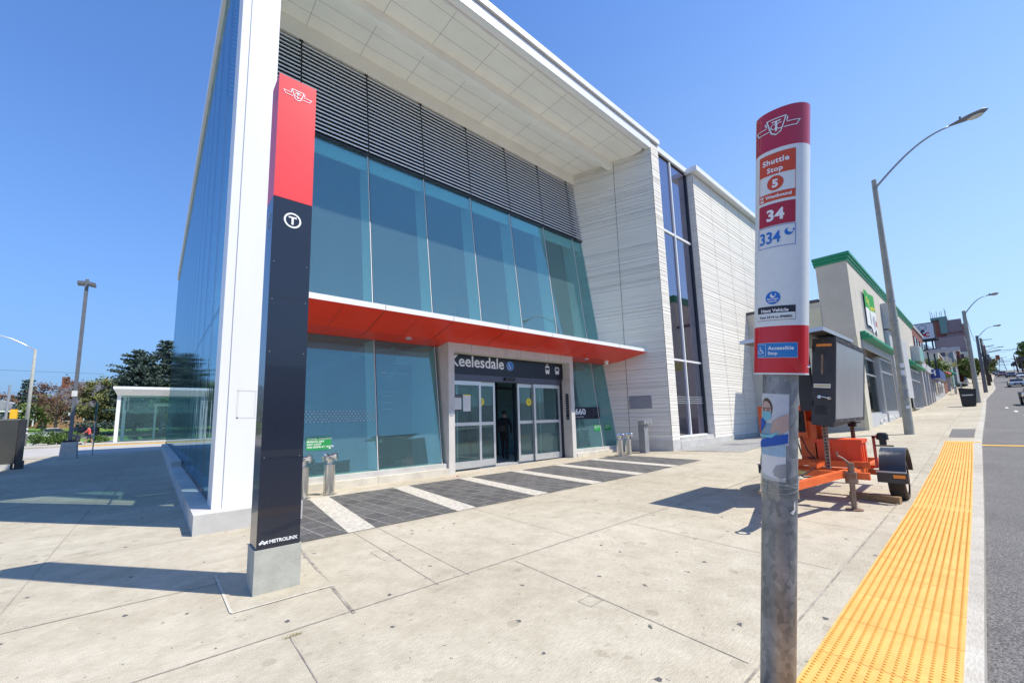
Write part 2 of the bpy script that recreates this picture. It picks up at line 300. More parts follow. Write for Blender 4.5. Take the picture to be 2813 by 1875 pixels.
def galv():
    m = bpy.data.materials.new('galvanised_spangle'); m.use_nodes = True; N, L = nodes(m); p = N['Principled BSDF']; p.inputs['Metallic'].default_value = .45; p.inputs['Roughness'].default_value = .5
    tc = N.new('ShaderNodeTexCoord'); v = N.new('ShaderNodeTexVoronoi'); v.inputs['Scale'].default_value = 40; mp = N.new('ShaderNodeMapping'); mp.inputs['Scale'].default_value = (1, 1, .7)
    nz = N.new('ShaderNodeTexNoise'); nz.inputs['Scale'].default_value = 14; nz.inputs['Detail'].default_value = 3; L.new(tc.outputs['Object'], nz.inputs[0])
    ad = N.new('ShaderNodeVectorMath'); ad.operation = 'MULTIPLY_ADD'; ad.inputs[1].default_value = (.06, .06, .06); L.new(nz.outputs['Color'], ad.inputs[0]); L.new(tc.outputs['Object'], ad.inputs[2])
    L.new(ad.outputs[0], mp.inputs[0]); L.new(mp.outputs[0], v.inputs['Vector'])
    sp = N.new('ShaderNodeSeparateColor'); L.new(v.outputs['Color'], sp.inputs[0])
    r = N.new('ShaderNodeValToRGB'); r.color_ramp.elements[0].color = (.22, .24, .25, 1); r.color_ramp.elements[1].color = (.36, .375, .385, 1); r.color_ramp.elements[0].position = .1; r.color_ramp.elements[1].position = 1
    L.new(sp.outputs[0], r.inputs[0])
    n2 = N.new('ShaderNodeTexNoise'); n2.inputs['Scale'].default_value = 3; n2.inputs['Detail'].default_value = 8; L.new(tc.outputs['Object'], n2.inputs[0])
    r2 = N.new('ShaderNodeValToRGB'); r2.color_ramp.elements[0].position = .35; r2.color_ramp.elements[1].position = .65; r2.color_ramp.elements[0].color = (.62, .63, .63, 1); r2.color_ramp.elements[1].color = (1.1, 1.1, 1.1, 1); L.new(n2.outputs[0], r2.inputs[0])
    x = N.new('ShaderNodeMixRGB'); x.blend_type = 'MULTIPLY'; x.inputs[0].default_value = 1; L.new(r.outputs[0], x.inputs[1]); L.new(r2.outputs[0], x.inputs[2]); L.new(x.outputs[0], p.inputs['Base Color'])
    return m
MT['galv'] = galv()
MT['tact'] = mat('yellow_tactile_plate', (.66, .345, .085), .8, col2=(.82, .455, .13), vscale=4, bump=.15, bscale=200, detail=10)
MT['tactd'] = mat('shaded_orange_dome', (.70, .32, .04), .75, col2=(.78, .40, .07), vscale=3)  # darker orange paints the shading of the domes into their colour
# ---------------------------------------------------------------- 2D art (letters, icons) mapped onto surfaces
_tc = {}
def text2d(s, size, bold=0.0, align='L', space=1.0):
    key = (s, size, bold, align, space)
    if key in _tc: return _tc[key]
    cu = bpy.data.curves.new('t', 'FONT'); cu.body = s; cu.size = size; cu.offset = bold * size; cu.resolution_u = 3; cu.space_character = space
    o = bpy.data.objects.new('t', cu); COL.objects.link(o)
    dg = bpy.context.evaluated_depsgraph_get(); me = bpy.data.meshes.new_from_object(o.evaluated_get(dg))
    vs = [(v.co.x, v.co.y) for v in me.vertices]; fs = [tuple(p.vertices) for p in me.polygons]
    bpy.data.objects.remove(o); bpy.data.meshes.remove(me); bpy.data.curves.remove(cu)
    if vs:
        x0 = min(v[0] for v in vs); x1 = max(v[0] for v in vs)
        dx = -x0 if align == 'L' else (-(x0 + x1) / 2 if align == 'C' else -x1)
        vs = [(a + dx, b) for a, b in vs]
    _tc[key] = (vs, fs); return _tc[key]
class Art:
    """flat shapes in (u,v), laid on a surface by fn(u,v,lift)"""
    def __init__(s, fn, sl=0): s.fn = fn; s.mb = MB(); s.mats = []; s.sl = sl
    def mi(s, m):
        if m not in s.mats: s.mats.append(m)
        return s.mats.index(m)
    def add(s, vs, fs, m, lv):
        if not s.sl: s.mb.add([s.fn(a, b, .0012 * lv) for a, b in vs], fs, s.mi(m)); return
        def cut(p, c, sg):      # keep the side of u = c
            o = []
            for i in range(len(p)):
                a, b = p[i - 1], p[i]; da, db = (a[0] - c) * sg, (b[0] - c) * sg
                if (da >= 0) != (db >= 0): t = da / (da - db); o.append((c, a[1] + (b[1] - a[1]) * t))
                if db >= 0: o.append(b)
            return o
        for f in fs:
            p = [vs[i] for i in f]; lo = math.floor(min(q[0] for q in p) / s.sl); hi = math.floor(max(q[0] for q in p) / s.sl)
            for k in range(lo, hi + 1):
                q = cut(cut(p, k * s.sl, 1), (k + 1) * s.sl, -1) if hi > lo else p
                if len(q) > 2: s.mb.add([s.fn(a, b, .0012 * lv) for a, b in q], [tuple(range(len(q)))], s.mi(m))
    def text(s, t, u, v, size, m, lv=2, bold=0.0, align='L', fit=None, space=1.0, h=None):
        vs, fs = text2d(t, 1, bold, align, space)
        if not vs: return
        sx = sy = size
        if h: y0 = min(b for a, b in vs); y1 = max(b for a, b in vs); sx = sy = h / (y1 - y0)
        if fit: x0 = min(a for a, b in vs); x1 = max(a for a, b in vs); sx = fit / (x1 - x0); sy = sx if not h else sy
        s.add([(u + a * sx, v + b * sy) for a, b in vs], fs, m, lv)
    def rect(s, u0, v0, u1, v1, m, lv=1, n=1):
        for i in range(n):
            a = u0 + (u1 - u0) * i / n; b = u0 + (u1 - u0) * (i + 1) / n
            s.add([(a, v0), (b, v0), (b, v1), (a, v1)], [(0, 1, 2, 3)], m, lv)
    def poly(s, pts, m, lv=1): s.add(pts, [tuple(range(len(pts)))], m, lv)
    def disc(s, u, v, r, m, lv=1, n=28, ry=None, a0=0, a1=360):
        ry = ry or r
        p = [(u + r * math.cos(R(a0 + (a1 - a0) * i / n)), v + ry * math.sin(R(a0 + (a1 - a0) * i / n))) for i in range(n + (0 if a1 - a0 == 360 else 1))]
        s.poly(p, m, lv)
    def line(s, pts, wd, m, lv=2, close=False):
        pts = [pts[0]] + [q for p, q in zip(pts, pts[1:]) if math.hypot(q[0] - p[0], q[1] - p[1]) > 1e-7]
        if math.hypot(pts[0][0] - pts[-1][0], pts[0][1] - pts[-1][1]) < 1e-6: pts = pts[:-1]; close = True
        n = len(pts); vs = []
        for i in range(n):
            a = pts[(i - 1) % n] if (close or i) else pts[i]; c = pts[(i + 1) % n] if (close or i < n - 1) else pts[i]; b = pts[i]
            def un(p, q): L_ = math.hypot(q[0] - p[0], q[1] - p[1]); return ((q[0] - p[0]) / L_, (q[1] - p[1]) / L_) if L_ > 1e-9 else None
            d1 = un(a, b); d2 = un(b, c); d1 = d1 or d2; d2 = d2 or d1
            nx, ny = -(d1[1] + d2[1]), d1[0] + d2[0]; L_ = math.hypot(nx, ny) or 1; nx /= L_; ny /= L_
            k = 1 / max(.45, nx * -d1[1] + ny * d1[0]); vs += [(b[0] + nx * wd / 2 * k, b[1] + ny * wd / 2 * k), (b[0] - nx * wd / 2 * k, b[1] - ny * wd / 2 * k)]
        r = range(n if close else n - 1)
        s.add(vs, [(2 * i + 1, (2 * i + 3) % (2 * n), (2 * i + 2) % (2 * n), 2 * i) for i in r], m, lv)
    def arc(s, u, v, r, a0, a1, wd, m, lv=2, n=18, ry=None):
        ry = ry or r
        s.line([(u + r * math.cos(R(a0 + (a1 - a0) * i / n)), v + ry * math.sin(R(a0 + (a1 - a0) * i / n))) for i in range(n + 1)], wd, m, lv)
    def rrect(s, u0, v0, u1, v1, r, m, lv=1):
        p = []
        for cx, cy, a in ((u1 - r, v0 + r, -90), (u1 - r, v1 - r, 0), (u0 + r, v1 - r, 90), (u0 + r, v0 + r, 180)):
            p += [(cx + r * math.cos(R(a + k * 22.5)), cy + r * math.sin(R(a + k * 22.5))) for k in range(5)]
        s.poly(p, m, lv)
    def wheelchair(s, u, v, k, m, lv=3):
        s.disc(u - .08 * k, v + .62 * k, .11 * k, m, lv, 14)
        s.line([(u - .08 * k, v + .45 * k), (u - .02 * k, v), (u + .32 * k, v), (u + .5 * k, v - .45 * k), (u + .66 * k, v - .4 * k)], .12 * k, m, lv)
        s.line([(u - .05 * k, v + .25 * k), (u + .25 * k, v + .25 * k)], .1 * k, m, lv)
        s.arc(u - .02 * k, v - .22 * k, .36 * k, 130, 345, .09 * k, m, lv)
    def emblem(s, u, v, k, m, lv=3, wd=.035):   # winged shield of the transit agency, width 2k
        sh = [(-.42, .42), (.42, .42), (.3, -.02), (.2, -.3), (0, -.42), (-.2, -.3), (-.3, -.02)]
        s.line([(u + a * k, v + b * k) for a, b in sh], wd * k * 1.6, m, lv, True)
        for q in (-1, 1):
            s.line([(u + q * a * k, v + b * k) for a, b in ((.44, .08), (1.0, .08), (.86, -.16), (.33, -.16))], wd * k * 1.3, m, lv)
            s.line([(u + q * a * k, v + b * k) for a, b in ((.50, .34), (.45, .14))], wd * k * 1.6, m, lv)
        s.line([(u - .2 * k, v + .27 * k), (u + .2 * k, v + .27 * k)], .06 * k, m, lv); s.line([(u, v + .24 * k), (u, v - .24 * k)], .09 * k, m, lv)
        s.arc(u - .1 * k, v + .02 * k, .13 * k, 60, 300, .035 * k, m, lv, 10); s.arc(u + .16 * k, v, .15 * k, 60, 300, .04 * k, m, lv, 10)
    def build(s, name, parent, local=False): return s.mb.build(name, s.mats, parent, local=local)
def planeY(x0, y, z0): return lambda u, v, l: (x0 + u, y - l, z0 + v)        # faces -Y
def planeX(x, y0, z0): return lambda u, v, l: (x - l, y0 - u, z0 + v)        # faces -X, u runs toward -Y
# ---------------------------------------------------------------- terrain
GX = [-999, 9, 15, 20.55, 24.75, 34.5, 49.5, 59.25, 97.5, 118.5, 180, 255, 330, 450, 1500]
GZ = [0, 0, .15, .39, .57, .9, 1.5, 1.83, 3.675, 4.95, 9, 15, 19.35, 21, 19]
def G(x, y=0):
    for i in range(len(GX) - 1):
        if x <= GX[i + 1]:
            t = (x - GX[i]) / (GX[i + 1] - GX[i]); return GZ[i] + (GZ[i + 1] - GZ[i]) * max(0, t)
    return GZ[-1]
KX = [-60, 20, 39, 67, 112, 165, 330, 450]; KY = [.19, .16, -.05, -.3, -1.8, -2.4, -6.9, -12]
def K(x):
    for i in range(len(KX) - 1):
        if x <= KX[i + 1]: t = (x - KX[i]) / (KX[i + 1] - KX[i]); return KY[i] + (KY[i + 1] - KY[i]) * max(0, t)
    return KY[-1]
XS = sorted(set([-60, -40, -25, -15, -10, -5, -2, 0, 2, 4, 6, 8, 9, 11, 13, 15, 17, 18.5, 20, 20.55, 22, 24.75, 28, 31, 34.5, 39, 44, 49.5, 54, 59.25, 67, 75, 85, 97.5, 105, 112, 118.5, 130, 145, 165, 180, 200, 225, 255, 290, 330, 370, 410, 450]))
def strip(name, mt, ya, yb, dz, xs=XS, kind='structure', x0=-99, x1=999):
    mb = MB(); xx = [x for x in xs if x0 < x < x1]; xx = ([x0] if x0 > -99 else []) + xx + ([x1] if x1 < 999 else [])
    for a, b in zip(xx, xx[1:]):
        mb.quad((a, ya(a), G(a) + dz), (b, ya(b), G(b) + dz), (b, yb(b), G(b) + dz), (a, yb(a), G(a) + dz))
    return tag(mb.build(name, mt), kind=kind)
def G(x, y=0, _g=G):
    g = _g(x)
    if x < 40 and y > 3.2: g *= 1 - .55 * min(1, (y - 3.2) / 4.5) * (1 if x < 28 else (40 - x) / 12)
    return g
def gsheet(name, mt, ys, dz, x0=-60, x1=450, kind='structure', skirt=None):
    mb = MB(); xx = [x0] + [x for x in XS if x0 < x < x1] + [x1]
    for a, b in zip(xx, xx[1:]):
        for p, q in zip(ys, ys[1:]):
            pa, pb = (p(a), p(b)) if callable(p) else (p, p); qa, qb = (q(a), q(b)) if callable(q) else (q, q)
            mb.quad((a, pa, G(a, pa) + dz), (b, pb, G(b, pb) + dz), (b, qb, G(b, qb) + dz), (a, qa, G(a, qa) + dz))
    if skirt is not None:
        p = ys[0]
        for a, b in zip(xx, xx[1:]): mb.quad((a, p(a), G(a) + dz - skirt), (b, p(b), G(b) + dz - skirt), (b, p(b), G(b) + dz), (a, p(a), G(a) + dz))
    return tag(mb.build(name, mt), kind=kind)
# ---------------------------------------------------------------- ground
mb = MB()
for a, b in zip([-900] + XS, XS + [1200]):
    mb.quad((a, -900, G(a) - .35), (b, -900, G(b) - .35), (b, 1400, G(b) * 1 - .35), (a, 1400, G(a) - .35))
tag(mb.build('ground', MT['asphalt']), kind='structure')
gsheet('road', MT['asphalt'], [lambda x: K(x) - 13.5, lambda x: K(x) - 4, lambda x: K(x) + .01], -.10)
gsheet('far_pavement', MT['walk2'], [lambda x: K(x) - 19, lambda x: K(x) - 13.4], .02)
gsheet('kerb', MT['walk2'], [K, lambda x: K(x) + .17], 0, skirt=.16)
gsheet('sidewalk', MT['walk'], [lambda x: K(x) + .17, 1.07, 2.2, 3.2, 4.5, 6, 7.7, 9, 10.3], 0, x1=24.7)
gsheet('far_sidewalk', MT['walk'], [lambda x: K(x) + .17, 1.07, 2.2, 3.2, 3.65], 0, x0=24.7)
mb = MB(); mb.box(-60, .6, 10.3, 37, -.3, 0); tag(mb.build('plaza', MT['walk']), kind='structure')
mb = MB(); mb.box(-90, 40, 37, 57, -.3, -.06); tag(mb.build('bus_loop_road', mat('pale_road_concrete', (.42, .395, .36), .9, var=.1, vscale=.5, bump=.3, bscale=90)), kind='structure')
# joints in the pavement
mb = MB()
def joint(x0, y0, x1, y1, wd=.012, n=8):
    L_ = math.hypot(x1 - x0, y1 - y0); nx, ny = -(y1 - y0) / L_ * wd / 2, (x1 - x0) / L_ * wd / 2
    for i in range(n):
        a = i / n; b = (i + 1) / n; ax, ay, bx, by = x0 + (x1 - x0) * a, y0 + (y1 - y0) * a, x0 + (x1 - x0) * b, y0 + (y1 - y0) * b
        mb.quad((ax + nx, ay + ny, G(ax, ay) + .0035), (ax - nx, ay - ny, G(ax, ay) + .0035), (bx - nx, by - ny, G(bx, by) + .0035), (bx + nx, by + ny, G(bx, by) + .0035))
joint(-30, 3.36, 24, 3.62, .014, 30); joint(-30, .955, 24, 1.10, .016, 30); joint(-30, 5.02, 1.4, 5.02); joint(-30, 7.25, .5, 7.25, .008)
joint(1.46, 5.92, 1.30, 3.46, .026); joint(.83, 3.41, .80, 1.06, .008)
for x in (3.0, 5.15, 7.0, 8.9, 10.7, 12.5, 14.4, 16.3, 18.2, 20.1): joint(x, 3.45, x - .2, 1.1, .007)
for x in (2.08, 2.42, 4.1, 5.9, 7.7, 9.5, 11.4, 13.4): joint(x, 3.47, x + .1, 5.88, .006)
for x in (-.9, -2.8, -4.7, -6.6): joint(x, .96, x + .3, 37, .012, 20)
for x, y, w_, h_ in ((2.72, 2.22, .16, .13), (2.0, 4.55, .14, .3)):
    joint(x, y, x + w_, y + .01, .005, 1); joint(x, y + h_, x + w_, y + h_ + .01, .005, 1); joint(x, y, x, y + h_, .005, 1); joint(x + w_, y, x + w_, y + h_, .005, 1)
rc = random.Random(12)
for x, y, n_ in ((6.4, 4.4, 8), (-.8, 5.9, 8)):
    a_ = rc.uniform(0, 6)
    for k in range(n_):
        a_ += rc.uniform(-.6, .6); nx_, ny_ = x + .11 * math.cos(a_), y + .11 * math.sin(a_); joint(x, y, nx_, ny_, .0028, 1); x, y = nx_, ny_
for y in (9, 12.5, 16, 20, 24, 29): joint(-30, y, .4, y, .01)
for x in (27, 30, 33.3, 36.6, 40, 43.5, 47, 51, 55, 60, 65, 70): joint(x, K(x) + .2, x, 3.6, .03)
joint(24.75, 1.1, 75, .6, .02, 30)
tag(mb.build('pavement_joints', MT['joint']), kind='structure')
mb = MB(); mb.prism([(.58, 4.15), (1.36, 4.17), (1.36, 5.3), (.56, 5.3)], .0, .006); tag(mb.build('pavement_patch', MT['walk']), kind='structure')
mb = MB()
for a_ in ((.57, 4.145, 1.37, 4.165), (.56, 4.165, .58, 5.3), (.57, 5.28, 1.37, 5.30)): mb.box(a_[0], a_[2], a_[1], a_[3], .006, .0075)
tag(mb.build('pavement_patch_edge', mat('white_mortar_smear', (.52, .485, .41), .9, var=.25, vscale=14)), kind='structure')
# pavers in front of the entrance
YB, YF = 9.05, 5.90
SLA = .105
mb = MB(); ml = MB()
edges = [1.42] ; lb = [(2.12 + 1.79 * k, 2.50 + 1.79 * k) for k in range(6)]
def pq(m_, xa, xb, dz=.006):
    m_.quad((xa, YF, G(xa, YF) + dz), (xb, YF, G(xb, YF) + dz), (xb + SLA * (YB - YF), YB, G(xb, YB) + dz), (xa + SLA * (YB - YF), YB, G(xa, YB) + dz))
px = 1.42
for a, b in lb: pq(mb, px, a); pq(ml, a, b, .007); px = b
pq(mb, px, 12.9)
tag(mb.build('dark_paving', MT['paver']), kind='structure'); tag(ml.build('pale_paving_band', MT['lpaver']), kind='structure')
mb = MB()
for a, b in ((15.6, 17), (17, 19), (19, 21), (21, 24.6)): mb.quad((a, 5.7, G(a, 5.7) + .006), (b, 5.7, G(b, 5.7) + .006), (b, 8.05, G(b, 8.05) + .006), (a, 8.05, G(a, 8.05) + .006))
tag(mb.build('grey_paving', brickmat('grey_long_paver', (.26, .265, .26), (.31, .31, .30), (.2, .2, .19), .9, .3, .012)), kind='structure')
mb = MB(); mb.quad((21.4, .33, G(21.4) + .005), (25.1, .3, G(25.1) + .005), (25.1, .95, G(25.1) + .005), (21.4, .93, G(21.4) + .005)); tag(mb.build('asphalt_patch', MT['asphalt']), kind='structure')
mb = MB(); mb.quad((19.75, K(20), G(19.8) - .093), (20.05, K(20), G(20) - .093), (20.3, -8, G(20.3) - .093), (20.0, -8, G(20) - .093)); mb.quad((19.75, .17, G(19.8) + .005), (20.0, .17, G(20) + .005), (20.0, .98, G(20) + .005), (19.75, .98, G(19.8) + .005)); tag(mb.build('yellow_line', MT['ypaint']), kind='structure')
mb = MB()
for x, y in ((41, -1.35), (46.5, -1.12), (35.5, -1.5)): mb.quad((x, y - .07, G(x) - .093), (x + 1.8, y - .07, G(x + 1.8) - .093), (x + 1.8, y + .07, G(x + 1.8) - .093), (x, y + .07, G(x) - .093))
for k in range(14): x = 30 + 9 * k; mb.quad((x, K(x) - 3.55, G(x) - .093), (x + 3, K(x + 3) - 3.55, G(x + 3) - .093), (x + 3, K(x + 3) - 3.4, G(x + 3) - .093), (x, K(x) - 3.4, G(x) - .093))
tag(mb.build('lane_marking', MT['wpaint']), kind='structure')
# tactile strip: base plates with raised domes
SX0, SX1 = -.4, 19.75
def sy(x): return .24 + .10 * max(0, (x - 3)) / 17, .86 + .10 * max(0, (x - 3)) / 17
mb = MB(); xx = [SX0 + .61 * k for k in range(34) if SX0 + .61 * k < SX1]
for a in xx:
    b = min(a + .604, SX1); (p, q), (r, s) = sy(a), sy(b)
    zs = [G(a) , G(b)]
    mb.hexa([(a, p, zs[0]), (b, r, zs[1]), (b, s, zs[1]), (a, q, zs[0])], [(a, p, zs[0] + .006), (b, r, zs[1] + .006), (b, s, zs[1] + .006), (a, q, zs[0] + .006)])
    nx = (17 if a < 9 else 12) if a > 1.5 else 0
    for i in range(nx):
        for j in range(13):
            x = a + .604 * (i + .5) / nx
            if x > SX1: continue
            p0, q0 = sy(x); y = p0 + (q0 - p0) * (j + .5) / 13; z = G(x) + .006; n = 7 if x < 9 else 5
            ring = lambda rad, h: [(x + rad * .0095 * math.cos(2 * math.pi * k / n), y + rad * .0105 * math.sin(2 * math.pi * k / n), z + h) for k in range(n)]
            mb.add(ring(1, 0) + ring(.78, .0042) + ring(.45, .0055), [(k, (k + 1) % n, (k + 1) % n + n, k + n) for k in range(n)] + [(k + n, (k + 1) % n + n, (k + 1) % n + 2 * n, k + 2 * n) for k in range(n)] + [tuple(range(2 * n, 3 * n))], 1)
tag(mb.build('tactile_paving', [MT['tact'], MT['tactd']], smooth=False), kind='structure')
# litter and weed
mb = MB()
for i in range(4): a = i * 1.5; mb.quad((6.05 + .05 * i, 9.35 + .02 * i, .006), (6.11 + .05 * i, 9.36, .03), (6.10 + .05 * i, 9.41, .012), (6.04 + .05 * i, 9.40, .035), i % 2)
tag(mb.build('litter', [MT['paper'], MT['redsig']]), 'crumpled red and white paper scrap on the pavers left of the door', 'litter')
mb = MB()
for i in range(26):
    a = random.uniform(0, 6.3); r = random.uniform(.01, .05); x, y = .84 + random.uniform(-.04, .06), 3.41 + random.uniform(-.01, .01)
    mb.quad((x, y, .004), (x + .006, y, .004), (x + r * math.cos(a) + .003, y + r * math.sin(a) * .5, .014), (x + r * math.cos(a), y + r * math.sin(a) * .5, .016))
tag(mb.build('weed', mat('dry_weed', (.22, .18, .06), .9)), 'small dry weed growing in the pavement joint below the tall sign', 'weed')
# ================================================================ STATION
ST = thing('station_building', 'large white and glass transit station with overhanging roof and orange-red canopy', 'station', (8, 10, 0))
def P(name, mb, mt, **k): return mb.build(name, mt, ST, **k)
def gy(z): return 10.11 + .118 * (z - .235)          # leaning front glass
MX = [2.48 + 1.86 * k for k in range(7)]             # mullions 2.48 .. 13.64
def wx(y): return 18.30 - .36 * y                     # splayed ribbed wall
# roof, fascia, soffit
mb = MB(); mb.box(.70, 16.06, 8.34, 40.2, 12.95, 13.46); P('roof', mb, MT['white'])
mb = MB(); mb.box(1.30, 15.38, 8.10, 8.33, 12.86, 13.20); mb.box(.72, 16.08, 8.03, 8.33, 13.265, 13.47); mb.box(.9, 16.0, 8.16, 8.32, 13.2, 13.265, 1); P('fascia', mb, [MT['white'], MT['dark']])
mb = MB()
mb.box(.86, 15.1, 8.34, 12.2, 12.76, 12.90)
for x in [1.05 + 1.535 * k for k in range(10)]:
    if x < 14.6: mb.box(x - .006, x + .006, 8.36, 9.66, 12.757, 12.76, 1); mb.box(x - .006, x + .006, 9.86, 11.38, 12.757, 12.76, 1)
for y in (8.56, 9.2, 10.43, 10.95): mb.box(.86, 14.9, y - .005, y + .005, 12.756, 12.76, 1)
P('soffit', mb, [MT['soffit'], mat('soffit_joint', (.40, .39, .35), .9)])
mb = MB(); mb.box(1.2, 14.95, 9.66, 9.86, 12.44, 12.758); P('soffit_beam', mb, MT['soffit'])
mb = MB(); mb.box(1.0, 14.30, 11.38, 11.62, 12.26, 12.758); P('soffit_beam', mb, MT['soffit'])
# louvers
bays = [(.85, MX[0])] + list(zip(MX, MX[1:])) + [(MX[6], 14.42)]
for a, b in bays:
    mb = MB()
    n = 21
    for k in range(n):
        z = 9.48 + k * .131; y = 11.16 + .11 * (z - 9.4)
        mb.add([(a + .02, y - .055, z), (b - .02, y - .055, z), (b - .02, y + .03, z + .045), (a + .02, y + .03, z + .045), (a + .02, y - .055, z + .038), (b - .02, y - .055, z + .038), (b - .02, y + .03, z + .083), (a + .02, y + .03, z + .083)],
               [(3, 2, 1, 0), (4, 5, 6, 7), (0, 1, 5, 4), (2, 3, 7, 6), (1, 2, 6, 5), (3, 0, 4, 7)])
    mb.add([(a, 11.34, 9.4), (b, 11.34, 9.4), (b, 11.64, 12.26), (a, 11.64, 12.26)], [(0, 1, 2, 3)], 1)
    mb.bar((b, 11.15, 9.42), (b, 11.44, 12.26), .014, .10, 1, up=(1, 0, 0))
    P('louver_panel', mb, [MT['louver'], MT['dark']])
mb = MB(); mb.box(.85, 14.45, 11.12, 11.24, 9.37, 9.405); P('louver_sill', mb, MT['darkalu'])
# upper and lower window panes
def pane(a, b, z0, z1, nm):
    mb = MB(); t = .012
    mb.hexa([(a + t, gy(z0), z0), (b - t, gy(z0), z0), (b - t, gy(z0) + .014, z0), (a + t, gy(z0) + .014, z0)], [(a + t, gy(z1), z1), (b - t, gy(z1), z1), (b - t, gy(z1) + .014, z1), (a + t, gy(z1) + .014, z1)])
    return P(nm, mb, MT['g_fac'])
ub = [(.86, MX[0])] + list(zip(MX, MX[1:])) + [(MX[6], 14.50)]
for a, b in ub: pane(a, b if b < 14.4 else 14.42, 3.86, 9.36, 'upper_window')
for a, b in ((.86, MX[0]), (MX[0], MX[1]), (MX[1], 6.22), (11.9, MX[6]), (MX[6], 14.60)): pane(a, b, .32, 3.84, 'lower_window')
mb = MB()
for x in MX:
    for z0, z1 in ((.3, 3.84), (3.86, 9.38)):
        if z0 < 1 and 6.3 < x < 11.8: continue
        mb.bar((x, gy(z0) - .004, z0), (x, gy(z1) - .004, z1), .010, .03, 0, up=(1, 0, 0)); mb.bar((x + .012, gy(z0) - .002, z0), (x + .012, gy(z1) - .002, z1), .014, .024, 1, up=(1, 0, 0))
P('mullion', mb, [MT['white'], MT['darkalu']])
mb = MB()
for x in MX + [.98]:
    for z0, z1 in ((.3, 3.7), (3.9, 9.36)):
        if z0 < 1 and 6.0 < x < 11.8: continue
        mb.hexa([(x - .014, gy(z0) + .02, z0), (x + .014, gy(z0) + .02, z0), (x + .014, gy(z0) + .62, z0), (x - .014, gy(z0) + .62, z0)], [(x - .014, gy(z1) + .02, z1), (x + .014, gy(z1) + .02, z1), (x + .014, gy(z1) + .62, z1), (x - .014, gy(z1) + .62, z1)])
P('support_fin', mb, MT['fin'])
mb = MB(); mb.box(.95, 14.4, 11.28, 11.34, 8.95, 9.34); P('head_rail', mb, MT['fin'])
# sills and plinths
for a, b in ((1.3, 6.30), (11.82, 14.62)):
    mb = MB(); mb.box(a, b, 10.02, 10.45, .165, .30); P('sill', mb, MT['precast_s'])
mb = MB(); mb.box(1.3, 4.27, 9.93, 10.3, -.05, .17); mb.box(4.28, 6.30, 9.93, 10.3, -.05, .17); P('plinth', mb, MT['plinth'])
mb = MB(); mb.box(11.82, 13.15, 9.93, 10.3, -.05, .17); mb.box(13.16, 14.6, 9.93, 10.3, -.05, .17); P('plinth', mb, MT['plinth'])
# canopy
def cwall(y): return wx(y) + .02
mb = MB(); y0, y1, y2 = 8.76, 9.85, 10.6; zt = 4.18
xa = 1.35
prof = [(y0, 4.055), (y0, zt), (y2, 4.02), (y2, 3.69), (y1, 3.76)]
n = len(prof); vs = [(xa, y, z) for y, z in prof] + [(cwall(y), y, z) for y, z in prof]
mb.add(vs, [tuple(range(n))[::-1], tuple(range(n, 2 * n))], 0)
for i in range(n):
    j = (i + 1) % n; mb.add([vs[i], vs[j], vs[j + n], vs[i + n]], [(0, 1, 2, 3)], 1 if i in (0, 1) else 0)
P('canopy', mb, [MT['red_can'], MT['white']])
mb = MB(); jr = mat('canopy_joint', (.10, .01, .005), .8)
for k in range(15):
    x = 2.02 + .93 * k
    if x < 14.5: t = .010 if k % 2 == 0 else .004; mb.add([(x - t, y0 + .01, 4.0525), (x + t, y0 + .01, 4.0525), (x + t, y1, 3.757), (x - t, y1, 3.757), (x + t, 10.35, 3.711), (x - t, 10.35, 3.711)], [(0, 1, 2, 3), (3, 2, 4, 5)], 0)
for x in [2.02 + 1.86 * k for k in range(8)]: mb.box(x - .004, x + .004, y0 - .003, y0, 4.055, 4.18, 0)
P('canopy_joint_pattern', mb, jr)
for x in (5.1, 9.1, 12.7):
    mb = MB(); mb.tube([(x, 10.02, 3.715), (x, 10.02, 3.755)], [.085, .085], 20, 0); P('downlight', mb, MT['alu'])
mb = MB(); mb.tube([(14.0, 10.0, 3.60), (14.0, 10.0, 3.76)], [.07, .09], 16); P('dome_camera', mb, MT['white'], smooth=False)
# left corner column and low wall
mb = MB(); mb.box(.862, 1.30, 7.70, 8.36, .275, 12.95); mb.box(.73, .862, 7.715, 8.30, .275, 12.95); mb.box(.72, 1.31, 7.82, 8.36, 12.95, 13.2); P('corner_column', mb, MT['white'])
mb = MB(); mb.box(.50, 1.9, 7.36, 9.93, -.05, .275); mb.box(.50, .95, 9.93, 17, -.05, .275); mb.box(.50, .95, 17, 36.3, -.05, .42); mb.box(.545, .95, 17, 36.3, .42, .44); P('low_wall', mb, MT['precast_s'])
mb = MB()
for a, b in ((.862, .97), (.98, 1.28)):
    pass
for p, q in (((1.0, .995), (1.28, .99)), ): pass
tape = mat('old_tape_residue', (.70, .69, .65), .9)
for a in ((.985, 2.05, 1.235, 2.062), (.975, 1.62, 1.24, 1.635), (.975, 1.62, .998, 2.07), (1.215, 1.65, 1.232, 2.04)):
    mb.quad((a[0], 7.697, a[1]), (a[2], 7.697, a[1]), (a[2], 7.697, a[3]), (a[0], 7.697, a[3]))
P('tape_residue', mb, tape)
mb = MB(); mb.box(.98, 1.24, 8.36, 9.35, .28, 12.7); P('inner_column', mb, MT['white'])
